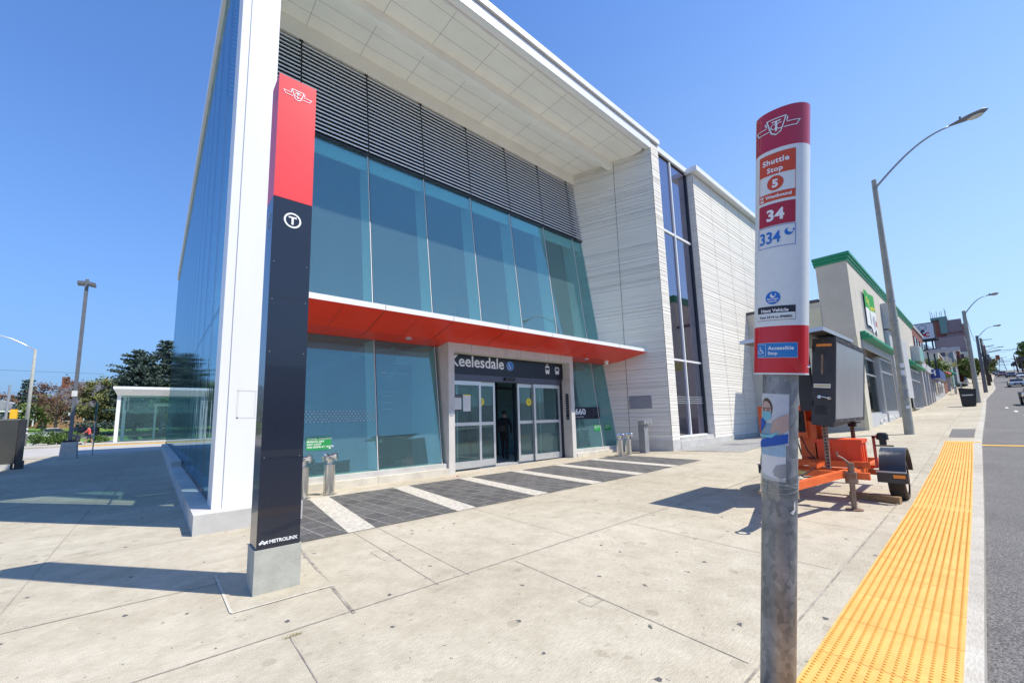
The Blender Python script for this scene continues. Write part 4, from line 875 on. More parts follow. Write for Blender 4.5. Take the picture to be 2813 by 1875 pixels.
PO.poly([(uu(.55), pc_(985)), (uu(.6), pc_(958)), (uu(.8), pc_(946)), (uu(.99), pc_(940)), (uu(.99), pc_(975)), (uu(.8), pc_(985))], MT['pskin'], 4)
PO.poly([(uu(.0), pc_(1024)), (uu(.4), pc_(1018)), (uu(.97), pc_(1004)), (uu(.97), pc_(984)), (uu(.6), pc_(992)), (uu(.0), pc_(1012))], MT['glove'], 5)
PO.poly([(uu(.08), pc_(990)), (uu(.5), pc_(990)), (uu(.8), pc_(978)), (uu(.6), pc_(995)), (uu(.1), pc_(997))], MT['mask'], 6)
for i in range(3): PO.rect(uu(.05), pc_(1020 + 5 * i), uu(.28), pc_(1018.5 + 5 * i), MT['midgrey'], 3, 3)
PO.poly([(uu(.62), pc_(1068)), (uu(.70), pc_(1055)), (uu(.90), pc_(1050)), (uu(.93), pc_(1050)), (uu(.93), pc_(1080)), (uu(.8), pc_(1084)), (uu(.66), pc_(1078))], MT['galv2'], 3)
t = PO.build('poster', BS, local=True)
mb = MB()
for k in range(5):
    z0 = pc_(1112) + .012 * k
    mb.tube([((RP + .0025) * math.cos(a), (RP + .0025) * math.sin(a), z0 + .012 * math.sin(a * 1.5 + k * 1.3)) for a in [2 * math.pi * i / 40 for i in range(41)]], .0012, 5)
mb.build('tape_strand', MT['gum'], BS, local=True)
n = 48; mb = MB(); rg = random.Random(4)
zr = [pc_(1128), pc_(1115), pc_(1102), pc_(1090), pc_(1080)]
gr = [[((RP + .004 + rg.uniform(-.001, .0025)) * math.cos(2 * math.pi * k / n), (RP + .004 + rg.uniform(-.001, .0025)) * math.sin(2 * math.pi * k / n), z + .010 * math.sin(4 * math.pi * k / n + i)) for k in range(n)] for i, z in enumerate(zr)]
mb.add([p for g in gr for p in g], [(i * n + k, i * n + (k + 1) % n, (i + 1) * n + (k + 1) % n, (i + 1) * n + k) for i in range(4) for k in range(n)])
mb.build('clear_wrap', MT['film'], BS, local=True, smooth=True)
A = Art(epost, .008); A.poly([(.070, pc_(1155)), (.092, pc_(1148)), (.088, pc_(1138)), (.098, pc_(1128)), (.100, pc_(1150)), (.086, pc_(1160))], MT['paper'], 3); A.build('torn_scrap', BS, local=True)
# ================================================================ MESSAGE BOARD TRAILER
TR = thing('message_trailer', 'orange roadworks trailer carrying a tilted grey message board, parked beside the yellow paving', 'trailer', (9.3, 2.1, 0))
OR = MT['orange']
def TP(name, mb, mt, par=None, **k): return mb.build(name, mt, par or TR, **k)
mb = MB()
mb.bar((8.12, 1.22, .50), (8.12, 2.62, .50), .075, .10); mb.bar((10.75, 1.36, .50), (10.75, 2.56, .50), .075, .10)
for y in (1.42, 2.45): mb.bar((8.16, y, .503), (10.75, y, .503), .075, .10)
mb.bar((8.75, 1.30, .60), (8.75, 2.58, .60), .075, .10); mb.bar((9.45, 1.2, .42), (9.45, 2.7, .42), .08, .08)
mb.bar((8.18, 1.50, .53), (6.3, 1.88, .47), .075, .10); mb.bar((8.18, 2.40, .53), (6.3, 1.94, .47), .075, .10)
mb.bar((6.5, 1.91, .50), (5.95, 1.91, .50), .10, .10); mb.bar((8.15, 1.93, .615), (10.7, 1.93, .615), .10, .10)
TP('chassis', mb, OR)
mb = MB(); ring = [(5.87 + .07 * math.cos(2 * math.pi * k / 16), 1.91 + .07 * math.sin(2 * math.pi * k / 16), .50) for k in range(17)]; mb.tube(ring, .018, 8); TP('tow_ring', mb, MT['rust'])
# jack
mb = MB(); mb.tube([(8.04, 1.44, .02), (8.04, 1.42, .66)], [.035, .035], 16); mb.tube([(8.04, 1.42, .5), (8.04, 1.42, .70)], [.042, .042], 16); mb.tube([(8.04, 1.44, 0), (8.04, 1.44, .018)], [.11, .11], 18)
mb.tube([(8.04, 1.42, .68), (8.02, 1.50, .76), (8.0, 1.56, .80), (8.0, 1.56, .86)], [.014] * 4, 8); mb.box(7.99, 8.10, 1.36, 1.50, .40, .56); TP('jack', mb, MT['rust'], smooth=False)
# wheels, fenders
def wheel(s, y):
    cxx = 9.45; cz = .33 + G(9.45)
    mb = MB(); pr = [(-.105, .24), (-.105, .31), (-.085, .335), (.085, .335), (.105, .31), (.105, .24)]
    n = 40; vs = []; 
    for k in range(n):
        a = 2 * math.pi * k / n
        for u, r in pr: vs.append((cxx + r * math.cos(a), y + u, cz + r * math.sin(a)))
    m_ = len(pr); fs = [(k * m_ + i, k * m_ + i + 1, ((k + 1) % n) * m_ + i + 1, ((k + 1) % n) * m_ + i) for k in range(n) for i in range(m_ - 1)]
    mb.add(vs, fs); w_ = TP('wheel', mb, MT['rubber'], smooth=True, angle=35)
    mb = MB(); mb.tube([(cxx, y - .09, cz), (cxx, y - .05, cz), (cxx, y + .09, cz)], [.235, .20, .235], 32); mb.tube([(cxx, y + s * .05, cz), (cxx, y + s * .12, cz)], [.05, .04], 16); TP('rim', mb, MT['sg_white'], w_, smooth=True, angle=35)
    mb = MB(); n = 14; r0, r1 = .40, .425; fs = []; vs = []
    for k in range(n + 1):
        a = R(8 + 168 * k / n)
        for rr in (r0, r1):
            for yy in (y - .15, y + .17): vs.append((cxx + rr * 1.12 * math.cos(a), yy, cz + .04 + rr * 1.10 * math.sin(a)))
    for k in range(n):
        b = 4 * k; mb_f = [(b, b + 1, b + 5, b + 4), (b + 2, b + 6, b + 7, b + 3), (b, b + 4, b + 6, b + 2), (b + 1, b + 3, b + 7, b + 5)]; fs += mb_f
    fs += [(0, 2, 3, 1), (4 * n, 4 * n + 1, 4 * n + 3, 4 * n + 2)]
    mb.add(vs, fs); mb.box(cxx - .50, cxx - .46, y - .17, y + .20, cz - .02, cz + .14); TP('fender', mb, MT['fender'], smooth=True, angle=30)
    mb = MB(); mb.box(cxx - .515, cxx - .50, y - .14, y + .0, cz + .06, cz + .11); TP('amber_reflector', mb, MT['ltorange'])
    mb = MB(); mb.bar((cxx - .52, y - .15, cz + .15), (cxx - .52, y + .2, cz + .15), .05, .02); TP('fender_bracket', mb, MT['galv2'])
wheel(-1, 1.06); wheel(1, 2.80)
# cabinet (tilted toward the road)
cb = Vector((9.30, 1.72, 1.26)); Mc = Matrix.Translation(cb) @ Matrix.Rotation(R(6.2), 4, 'X')
L2, th, hh = 1.20, .145, 1.40
mb = MB(); mb.box(-L2, L2, -th, th, .10, hh, 0, Mc)
mb.add([Mc @ Vector(v) for v in ((-L2, -th, .10), (L2, -th, .10), (L2, th, .10), (-L2, th, .10), (-L2 + .0, -th + .0, -.02), (L2 - .03, -th + .14, .0), (L2 - .03, th, .0), (-L2, th, .0))], [(0, 1, 5, 4), (1, 2, 6, 5), (2, 3, 7, 6), (3, 0, 4, 7), (4, 5, 6, 7)])
for a_ in ((-L2 - .006, L2 + .006, -th - .02, -th + .02, hh - .05, hh + .02), (-L2 - .006, L2 + .006, -th - .02, -th + .02, .05, .11), (-L2 - .006, -L2 + .035, -th - .02, -th + .02, .11, hh - .05), (L2 - .035, L2 + .006, -th - .02, -th + .02, .11, hh - .05)): mb.box(*a_, 0, Mc)
cab = TP('message_cabinet', mb, MT['cabinet'])
mb = MB(); mb.box(-L2 + .034, L2 - .034, -th - .012, -th + .001, .108, hh - .052, 0, Mc); TP('display_face', mb, MT['display'], cab)
mb = MB(); mb.box(-L2 - .008, -L2, -.11, .09, 1.27, 1.31, 0, Mc); TP('amber_reflector', mb, MT['ltorange'], cab)
mb = MB(); mb.box(-L2 - .007, -L2, -.10, .12, .60, .665, 0, Mc); mb.box(-L2 - .0075, -L2 - .007, -.09, .11, .62, .645, 1, Mc); TP('sticker', mb, [MT['paper'], MT['yelpatch']], cab)
mb = MB(); mb.box(-L2 - .012, -L2, -.005, .025, .82, 1.14, 0, Mc); TP('handle_slot', mb, MT['rust'], cab)
mb = MB(); mb.tube([Mc @ Vector(p) for p in ((-L2 - .02, .07, .45), (-L2 - .02, .0, .46), (-L2 - .02, -.09, .44))], .010, 8); mb.box(-L2 - .03, -L2, .02, .06, .43, .48, 0, Mc); mb.tube([Mc @ Vector((-L2 - .02, -.09 + .022 * math.cos(a), .44 + .018 * math.sin(a))) for a in [k * .7 for k in range(10)]], .006, 6); TP('latch', mb, MT['chrome'], cab)
mb = MB()
for zz in (.2, .5, .8, 1.1, 1.32):
    for xx in (-L2 + .016, L2 - .016): p = Mc @ Vector((xx, -th - .02, zz)); q_ = Mc @ Vector((xx, -th - .03, zz)); mb.tube([p, q_], .009, 6)
for xx in (-.8, -.3, .3, .8):
    for zz in (.08, hh - .015): p = Mc @ Vector((xx, -th - .02, zz)); q_ = Mc @ Vector((xx, -th - .03, zz)); mb.tube([p, q_], .009, 6)
TP('bolt', mb, MT['galv2'], cab)
for zz in (.3, 1.18): mb = MB(); mb.tube([Mc @ Vector((-L2 - .008, th - .01, zz)), Mc @ Vector((-L2 - .008, th - .01, zz + .1))], .012, 8); TP('hinge', mb, MT['black'], cab)
mb = MB()
for k in range(6): mb.box(-L2 - .006, -L2, -.06, .10, .18 + .025 * k, .19 + .025 * k, 0, Mc)
TP('vent_slot', mb, MT['dark'], cab)
mb = MB(); mb.box(-L2 + .03, L2 - .03, -.06, .06, hh, hh + .035, 0, Mc); TP('top_ridge', mb, MT['cabinet'], cab)
# mast, legs, control box, battery box, panel
mb = MB(); mb.box(8.86, 9.00, 2.00, 2.24, .62, 1.32); mb.box(9.1, 9.5, 1.95, 2.2, .6, 1.5); TP('mast', mb, OR)
for x_, s_ in ((8.25, 1), (10.35, 1)):
    mb = MB(); mb.bar((x_, 1.74, .56), (x_, 1.72, 1.30), .06, .06, up=(1, 0, 0))
    l_ = TP('perforated_leg', mb, MT['rust']); mb = MB()
    for k in range(13): z = .60 + .052 * k; mb.box(x_ - .0335, x_ - .030, 1.715, 1.745, z, z + .022)
    TP('punched_hole', mb, MT['dark'], l_)
mb = MB(); mb.box(10.1, 10.6, 1.62, 1.70, 1.235, 1.26); mb.box(10.28, 10.4, 1.66, 1.78, 1.17, 1.235); TP('support_bracket', mb, MT['black'])
mb = MB(); mb.box(8.80, 9.2, 2.10, 2.86, 1.02, 1.60); mb.box(8.785, 8.80, 2.30, 2.845, 1.035, 1.585); mb.box(8.76, 8.785, 2.36, 2.38, 1.2, 1.4); TP('control_box', mb, OR)
mb = MB(); mb.box(8.77, 8.787, 2.20, 2.25, 1.27, 1.36); mb.box(8.79, 8.80, 2.12, 2.28, 1.12, 1.5); TP('box_latch', mb, MT['dark'])
mb = MB(); mb.box(8.86, 9.32, 1.40, 2.02, .61, .94); mb.box(8.84, 9.34, 1.38, 2.04, .94, 1.0)
for y in (1.395, 1.60, 1.80): mb.box(8.845, 8.86, y, y + .03, .63, .94)
for x_ in (8.95, 9.15): mb.box(x_, x_ + .05, 1.388, 1.40, .63, .94)
TP('battery_box', mb, MT['orange2'])
mb = MB(); mb.hexa([(7.52, 1.46, 2.70), (9.72, 1.46, 2.73), (9.72, 2.60, 2.70), (7.52, 2.60, 2.66)], [(7.52, 1.46, 2.73), (9.72, 1.46, 2.76), (9.72, 2.60, 2.73), (7.52, 2.60, 2.69)]); mb.box(8.55, 8.65, 1.9, 2.1, 1.5, 2.7); TP('solar_panel', mb, MT['cabinet'])
mb = MB(); 
for a_, b_ in (((7.52, 1.45, 2.72), (9.72, 1.45, 2.75)), ((7.51, 1.45, 2.72), (7.51, 2.61, 2.68))): mb.bar(a_, b_, .012, .06)
TP('panel_frame', mb, MT['alu'])
mb = MB(); mb.bar((9.02, 1.36, .55), (8.80, 1.22, .58), .04, .04); mb.bar((8.80, 1.22, .56), (8.80, 1.22, 1.06), .035, .035); mb.bar((8.80, 1.24, 1.05), (8.80, 1.14, 1.05), .035, .035); TP('light_bracket', mb, mat('red_oxide_steel', (.42, .05, .03), .5))
mb = MB(); mb.tube([(8.80, 1.11, 1.01), (8.80, 1.11, 1.10)], [.075, .07], 14); mb.tube([(8.80, 1.11, 1.10), (8.80, 1.11, 1.12)], [.06, .05], 14); mb.box(8.76, 8.84, 1.07, 1.15, .93, 1.01); mb.box(8.70, 8.74, .98, 1.20, .91, .93); TP('marker_lamp', mb, MT['black'])
mb = MB(); mb.tube([(8.9, 1.95, .75), (8.85, 2.1, .66), (8.9, 2.25, .72), (8.95, 2.3, .95)], .012, 8); mb.tube([(8.2, 2.3, .55), (8.3, 2.1, .40), (8.6, 1.9, .38), (9, 1.6, .42)], .012, 8); TP('hose', mb, MT['black'])
mb = MB(); mb.tube([(8.78, 2.2, 1.05), (8.70, 2.1, .8), (8.6, 1.95, .62), (8.3, 1.9, .58), (7.4, 1.86, .56), (6.6, 1.92, .56)], .010, 6); mb.tube([(8.86, 2.05, 1.3), (8.8, 1.98, 1.5), (8.85, 1.9, 1.75)], .012, 6); TP('cable_run', mb, MT['black'])
mb = MB(); mb.box(8.783, 8.785, 2.42, 2.70, 1.40, 1.50); mb.box(8.06, 8.08, 2.0, 2.2, .47, .53); TP('warning_label', mb, MT['yelpatch'])
mb = MB(); mb.bar((9.00, 1.02, .055), (9.12, 1.66, .055), .10, .10); tag(mb.build('timber_chock', MT['wood']), 'weathered timber block chocking the trailer wheel by the yellow paving', 'timber')
# ================================================================ STREET, RIGHT SIDE
def lamp_pole(name, x, y, H_, arm, label, mp, head=.75, r0=.155, r1=.085, stickers=False):
    z = G(x, y)
    t = thing(name, label, 'street lamp', (x, y, z), 0, 'street lamps along the pavement')
    mb = MB(); mb.tube([(x, y, z - .1), (x, y - .04, z + H_ * .5), (x, y - .06, z + H_)], [r0, (r0 + r1) / 2, r1], 18); mb.build('pole', mp, t, smooth=True, angle=40)
    top = z + H_; pts = []
    for k in range(13):
        u = k / 12; pts.append((x, y - .08 - arm * u, top - .35 + 1.45 * math.sin(u * math.pi / 2) * 1.0))
    mb = MB(); mb.tube(pts, [.045 - .015 * k / 12 for k in range(13)], 10); mb.build('arm', MT['galv2'], t, smooth=True)
    e = pts[-1]; mb = MB(); n = 12; L_ = head; ring = []
    for k in range(9):
        u = k / 8; wd = .05 + .12 * math.sin(min(1, u * 1.25) * math.pi * .62) ** 1.2; 
        if k == 8: wd = .03
        ring.append((u, wd))
    vs = []; 
    for u, wd in ring:
        for j in range(n):
            a = 2 * math.pi * j / n; vs.append((e[0] + wd * math.cos(a), e[1] - u * L_, e[2] + .02 + .10 * u + wd * .55 * math.sin(a)))
    fs = [(k * n + j, k * n + (j + 1) % n, (k + 1) * n + (j + 1) % n, (k + 1) * n + j) for k in range(8) for j in range(n)] + [tuple(range(n)), tuple(range(8 * n, 9 * n))[::-1]]
    mb.add(vs, fs); mb.tube([(e[0], e[1] - .3 * L_, e[2] + .1), (e[0], e[1] - .3 * L_, e[2] + .22)], .03, 8); hd = mb.build('lamp_head', MT['lamp_grey'], t, smooth=True, angle=50)
    mb = MB(); vs = []; m_ = 10
    for i in range(4):
        a0 = i / 3 * math.pi / 2
        for j in range(m_): a = 2 * math.pi * j / m_; vs.append((e[0] + .12 * math.cos(a) * math.cos(a0), e[1] - L_ * .66 + .23 * math.sin(a) * math.cos(a0), e[2] + .03 - .12 * math.sin(a0)))
    mb.add(vs, [(i * m_ + j, i * m_ + (j + 1) % m_, (i + 1) * m_ + (j + 1) % m_, (i + 1) * m_ + j) for i in range(3) for j in range(m_)]); mb.build('lens', MT['lampglass'], hd, smooth=True)
    if stickers:
        mb = MB()
        for zz in (1.25, 1.75, 2.25, 2.6, 4.55, 5.35): mb.tube([(x, y - .01, z + zz), (x, y - .01, z + zz + .025)], [r0 + .004, r0 + .004], 18)
        mb.build('steel_band', MT['galv2'], t)
        for zz, hh, mm in ((1.42, .34, MT['paper']), (1.95, .32, MT['redsig']), (2.32, .2, MT['paper']), (2.62, .18, MT['paper']), (1.0, .12, MT['paper'])):
            mb = MB(); pts = [(x + (r0 + .002) * math.cos(a), y - .01 + (r0 + .002) * math.sin(a)) for a in (3.25, 3.45, 3.65, 3.85, 4.05)]
            for p, q in zip(pts, pts[1:]): mb.quad((*p, z + zz), (*q, z + zz), (*q, z + zz + hh), (*p, z + zz + hh))
            mb.build('sticker', mm if hh < .3 else MT['midgrey'], t)
    return t
lamp_pole('street_lamp', 22.5, 2.02, 10.65, 2.3, 'tall concrete street lamp with torn stickers, nearest on the right pavement', MT['lamp_conc'], 1.0, stickers=True)
lamp_pole('street_lamp', 58.2, .26, 8.8, 1.5, 'grey street lamp standing beside the black litter bin', MT['lamp_conc'], .8, .19, .13)
lamp_pole('street_lamp', 92.4, -.49, 8.5, 1.6, 'third street lamp up the hill, purple grey pole before the timber pole', MT['lamp_grey'], .9, .22, .15)
for i, (x, y, H_, lab) in enumerate(((127.5, -1.3, 9.8, 'dark timber utility pole with transformer beyond the third street lamp'), (152, -1.9, 9.0, 'dark timber utility pole with two small lamps, farthest on the left kerb'))):
    z = G(x, y); t = thing('utility_pole', lab, 'utility pole', (x, y, z), 0, 'timber utility poles up the hill')
    mb = MB(); mb.tube([(x, y, z - .2), (x, y + .1, z + H_)], [.27, .17], 10); mb.build('pole', MT['woodpole'], t, smooth=True)
    mb = MB(); mb.bar((x, y - 1.4, z + H_ - .5), (x, y + .3, z + H_ - .4), .1, .1); mb.bar((x, y - 1.6, z + H_ - 1.6), (x, y, z + H_ - 2.0), .08, .08); mb.build('crossarm', MT['woodpole'], t)
    mb = MB(); mb.tube([(x - .1, y - .45, z + H_ * .55), (x - .1, y - .45, z + H_ * .55 + .9)], .28, 10); mb.tube([(x - .1, y + .4, z + H_ * .60), (x - .1, y + .4, z + H_ * .60 + .8)], .24, 10); mb.build('transformer', MT['lamp_grey'], t)
    if i:
        for dz, L_ in ((-1.6, 1.9), (-2.3, 1.4)):
            mb = MB(); mb.tube([(x, y, z + H_ + dz), (x, y - L_ * .5, z + H_ + dz + .6), (x, y - L_, z + H_ + dz + .75)], .05, 6); mb.bar((x, y - L_, z + H_ + dz + .78), (x, y - L_ - 1.0, z + H_ + dz + .82), .3, .14); mb.build('lamp_arm', MT['lamp_grey'], t)
# litter bin
x, y = 49.3, .72; z = G(x, y)
t = thing('litter_bin', 'black litter bin leaning open topped on the pavement by the second lamp', 'bin', (x, y, z))
mb = MB(); mb.hexa([(x - .5, y - .38, z + .05), (x + .5, y - .38, z + .05), (x + .5, y + .38, z + .05), (x - .5, y + .38, z + .05)], [(x - .55, y - .5, z + 1.35), (x + .5, y - .5, z + 1.35), (x + .5, y + .45, z + 1.5), (x - .55, y + .45, z + 1.5)]); mb.build('body', MT['black'], t)
mb = MB(); mb.box(x - .565, x - .55, y - .3, y + .3, z + .85, z + .93); mb.build('label', MT['paper'], t)
mb = MB(); mb.box(x - .45, x + .45, y - .33, y + .33, z, z + .05); mb.build('base', MT['dark'], t)
# ---- green trimmed corner shop
t = thing('corner_shop', 'beige corner shop with green cornice, green awning and angled shopfront', 'shop', (24.7, 3.5, .5))
def B(name, mb, mt, par=None, **k): return mb.build(name, mt, par or t, **k)
mb = MB(); mb.prism([(24.7, 3.52), (25.8, 3.52), (25.8, 4.0), (31, 4.0), (31, 3.9), (35.4, 3.9), (35.4, 3.52), (52, 3.52), (52, 9), (24.7, 9)], .3, 4.85); mb.box(24.7, 52, 3.52, 4.75, 4.85, 8.72); mb.box(24.7, 52, 4.75, 9.5, 4.85, 6.85); B('wall', mb, MT['beige'])
mb = MB(); mb.box(24.66, 52, 4.8, 9.5, 6.85, 7.0); B('roof_edge', mb, MT['roofdk'])
for j in range(3):
    mb = MB(); o = .05 * (j + 1); mb.box(24.7 - o, 52.1, 3.52 - o, 4.80 + o * .3, 8.62 + .14 * j, 8.75 + .14 * j); B('cornice', mb, MT['gtrim'])
mb = MB(); mb.box(24.685, 24.70, 3.53, 4.4, 3.95, 4.75); mb.box(24.685, 24.7, 3.53, 4.1, 1.25, 3.4); mb.box(24.685, 24.7, 4.4, 5.3, 4.2, 4.75); B('painted_patch', mb, MT['yelpatch'])
mb = MB(); mb.box(24.67, 24.685, 4.75, 5.4, 4.9, 6.6); B('bare_patch', mb, MT['cream'])
A = Art(planeX(24.684, 4.32, 4.25)); A.text('AFE', .0, .08, .5, MT['beige2'], 2, .02, fit=.75); A.build('ghost_lettering', t)
mb = MB(); mb.box(24.68, 24.70, 4.05, 9.0, .3, 1.25); mb.box(24.66, 25.0, 3.50, 3.66, .3, 4.9, 1); B('corner_trim', mb, [MT['beige2'], MT['cream']])
for j in range(3):
    mb = MB(); o = .12 * (2 - j) + .2; mb.box(25.7, 35.0, 3.52 - o, 3.53, 4.86 + .14 * j, 4.98 + .14 * j); B('awning', mb, MT['gtrim'])
mb = MB(); mb.box(25.75, 34.9, 3.44, 3.51, 4.45, 4.85); B('fascia_board', mb, MT['ltgrey'])
mb = MB(); mb.box(25.85, 31, 3.93, 3.98, 1.2, 4.3); mb.box(31, 35.3, 3.80, 3.88, 1.2, 4.4); B('shop_interior', mb, MT['dark'])
mb = MB(); mb.box(25.85, 30.6, 3.80, 3.84, 1.3, 4.1); mb.box(31.0, 35.2, 3.60, 3.64, 1.35, 4.35); B('shop_window', mb, MT['g_shop'])
mb = MB(); fr = MT['alu']
mb.box(25.8, 30.9, 3.74, 3.84, 3.25, 3.33); mb.box(25.8, 31, 3.74, 3.84, 4.1, 4.2); mb.box(25.8, 31, 3.70, 3.84, 1.22, 1.32)
for x_ in (30.55, 30.95): mb.box(x_, x_ + .10, 3.55, 3.84, 1.2, 4.4)
for k in range(9): x_ = 31.1 + .5 * k; mb.box(x_, x_ + .05, 3.55, 3.62, 1.3, 4.35)
for z_ in (1.28, 3.55, 4.3): mb.box(31.0, 35.3, 3.54, 3.62, z_, z_ + .08)
B('window_frame', mb, fr)
mb = MB(); mb.box(25.8, 31.0, 3.56, 4.0, .3, 1.22); mb.box(31.0, 35.35, 3.50, 3.9, .3, 1.28); B('stall_riser', mb, MT['ltgrey'])
A = Art(planeY(25.8, 3.495, .6)); rg = random.Random(3)
for k in range(14): u = rg.uniform(.6, 9); v = rg.uniform(.05, .5); A.poly([(u + rg.uniform(.1, .4) * math.cos(a), v + rg.uniform(.04, .14) * math.sin(a)) for a in [i * .9 for i in range(7)]], MT['sg_white'], 1 + k % 3)
A.build('whitewash', t)
mb = MB(); mb.box(27.4, 31.1, 3.515, 3.6, 5.6, 7.6); B('upper_recess', mb, MT['midgrey'])
A = Art(lambda u, v, l: (27.9 + u, 3.46 - .03 * math.sin(u * 3) - l, 5.85 + v * .97 + .03 * u))
A.rect(0, .0, 3.1, 1.0, MT['paper'], 1, 12); A.rect(0, 1.0, 3.1, 2.0, mat('banner_green', (.03, .32, .05), .6), 1, 12)
A.text('Grand', .3, 1.3, .6, MT['yellow'], 2, .02, fit=1.3); A.text('Opening', 1.2, 1.05, .5, MT['yellow'], 2, .02, fit=1.6)
A.disc(1.3, .55, .42, mat('banner_grey', (.3, .33, .34), .6), 2, 16); A.disc(2.2, .4, .35, MT['txtg'], 3, 14); A.disc(2.7, .3, .22, MT['redsig'], 4, 12); A.poly([(1.8, -.35), (2.4, -.05), (3.0, -.3), (3.1, 0), (1.5, 0)], MT['paper'], 1); A.build('banner', t)
mb = MB(); mb.box(33.9, 37.6, 3.1, 3.51, 6.4, 8.0); lb_ = B('light_box', mb, MT['ltgrey']); mb = MB(); mb.box(34.2, 37.5, 3.085, 3.10, 6.5, 7.9); B('light_box_face', mb, MT['teal'], lb_)
mb = MB(); mb.box(33.9, 37.0, 3.3, 3.51, 5.1, 6.3); mb.box(38.5, 42.3, 3.25, 3.51, 2.2, 6.3); mb.box(35.6, 37.5, 3.4, 3.51, .6, 5.0); mb.box(37.6, 39.4, 3.38, 3.51, 1.4, 4.9); B('cladding_panel', mb, MT['ltgrey'])
mb = MB(); mb.box(43, 50, 3.505, 3.515, 1.5, 4.4); B('shop_interior', mb, MT['dark'])
mb = MB(); mb.box(43, 50, 3.40, 3.50, 1.5, 4.4); B('shop_window', mb, MT['g_shop'])
mb = MB()
for k in range(8): x_ = 43 + .98 * k; mb.box(x_, x_ + .09, 3.34, 3.42, 1.4, 4.5)
for z_ in (1.4, 3.6, 4.4): mb.box(43, 50, 3.33, 3.42, z_, z_ + .1)
B('window_frame', mb, fr)
for j in range(3): mb = MB(); o = .15 * (2 - j) + .25; mb.box(43.5, 51.8, 3.52 - o, 3.53, 4.75 + .16 * j, 4.89 + .16 * j); B('awning', mb, MT['gtrim'])
mb = MB(); mb.box(48.2, 51.9, 3.0, 3.51, 5.4, 6.7); lb_ = B('light_box', mb, MT['ltgrey']); mb = MB(); mb.box(48.5, 51.8, 2.985, 3.0, 5.5, 6.6); B('light_box_face', mb, MT['teal'], lb_)
# shop window figure (mannequin)
mb = MB(); mb.tube([(27.9, 4.3, 1.3), (27.9, 4.3, 2.0), (27.9, 4.3, 2.5), (27.9, 4.3, 2.65)], [.14, .20, .22, .07], 12); mb.tube([(27.9, 4.3, 2.66), (27.9, 4.3, 2.76), (27.9, 4.3, 2.9)], [.08, .11, .06], 12); mb.tube([(27.9, 4.1, 2.5), (27.8, 4.02, 2.1), (27.7, 4.2, 2.0)], [.06, .05, .04], 8)
o = B('display_dummy', mb, MT['sg_white'], smooth=True)
# ---- brick two storey and neighbours
def bld(name, lab, x0, x1, y0, y1, z1, wall, cat='building', roof=None):
    zb = G(x0, 9) - .6
    t = thing(name, lab, cat, (x0, y0, zb))
    mb = MB(); mb.box(x0, x1, y0, y1, zb, z1); mb.build('wall', wall, t)
    mb = MB(); mb.box(x0 - .08, x1 + .08, y0 - .1, y1, z1, z1 + .22); mb.build('parapet', roof or MT['ltgrey'], t)
    return t
def win(t, x0, x1, y, z0, z1, mt=None, fr=None):
    mb = MB(); mb.box(x0, x1, y - .06, y - .012, z0, z1); f = mb.build('window', fr or MT['ltgrey'], t); mb = MB(); mb.box(x0 + .12, x1 - .12, y - .075, y - .062, z0 + .1, z1 - .1); mb.build('pane', mt or MT['tint'], f)
def winx(t, x, y0, y1, z0, z1, mt=None, fr=None):
    mb = MB(); mb.box(x - .06, x - .012, y0, y1, z0, z1); f = mb.build('window', fr or MT['ltgrey'], t); mb = MB(); mb.box(x - .075, x - .062, y0 + .1, y1 - .1, z0 + .1, z1 - .1); mb.build('pane', mt or MT['tint'], f)
t = bld('brick_building', 'two storey red brick building beside the green trimmed shop', 52.1, 64.3, 3.62, 12, 9.2, MT['brickw'])
for x_ in (54, 56.6, 59.4, 62): win(t, x_, x_ + 1.3, 3.62, 6.6, 8.3, fr=MT['brick3'])
mb = MB(); mb.box(52.2, 64.2, 3.2, 3.6, 5.0, 5.7); mb.build('shop_fascia', MT['ltgrey'], t)
for x_ in (52.5, 55.6, 58.8, 62.0): mb = MB(); mb.box(x_, x_ + .7, 3.3, 3.6, G(x_) - .3, 5.0); mb.build('pilaster', MT['ltgrey'], t)
for x_ in (53.4, 56.6, 59.7): win(t, x_, x_ + 2.0, 3.6, G(x_) + .6, 4.8)
mb = MB(); mb.tube([(57.5, 3.5, 6.9), (57.5, 2.2, 7.1)], .05, 6); mb.hexa([(57.3, 1.0, 6.75), (57.7, 1.0, 6.75), (57.7, 2.9, 6.75), (57.3, 2.9, 6.75)], [(57.3, .8, 7.1), (57.7, .8, 7.1), (57.7, 3.1, 7.1), (57.3, 3.1, 7.1)]); mb.build('projecting_sign', MT['ltgrey'], t)
t = bld('white_shop', 'low white shop with a blue sign band beyond the brick building', 64.5, 84, 3.3, 9, 5.6, MT['ltgrey'], 'shop')
mb = MB(); mb.box(62.6, 72.5, 2.6, 3.3, 4.55, 5.5); mb.box(62.3, 62.6, 2.6, 5.0, 4.55, 5.5); f = mb.build('blue_sign', MT['navyb'], t)
A = Art(planeX(62.29, 4.6, 4.7)); A.text('RBH', .2, .12, .6, MT['txt'], 2, .02, fit=1.5); A.build('sign_lettering', f)
for x_ in (66, 70, 74, 78): win(t, x_, x_ + 2.6, 3.3, G(x_) + .7, 4.4)
mb = MB(); mb.box(63.5, 64.5, 4, 6.2, G(64) - .3, 3.4); mb.build('brick_planter', MT['brick3'], t)
t = bld('brick_building', 'dark brick two storey building behind the small street tree', 86.6, 106, 3.7, 14, 9.7, MT['brick3'])
for x_ in (88, 91, 94, 97, 100, 103): win(t, x_, x_ + 1.1, 3.7, 7.0, 8.6, MT['tint'])
t = bld('grey_gabled_house', 'tall dark grey gabled house with pale gable trim up the hill', 110, 121, 3.5, 12, 12.2, MT['roofdk'])
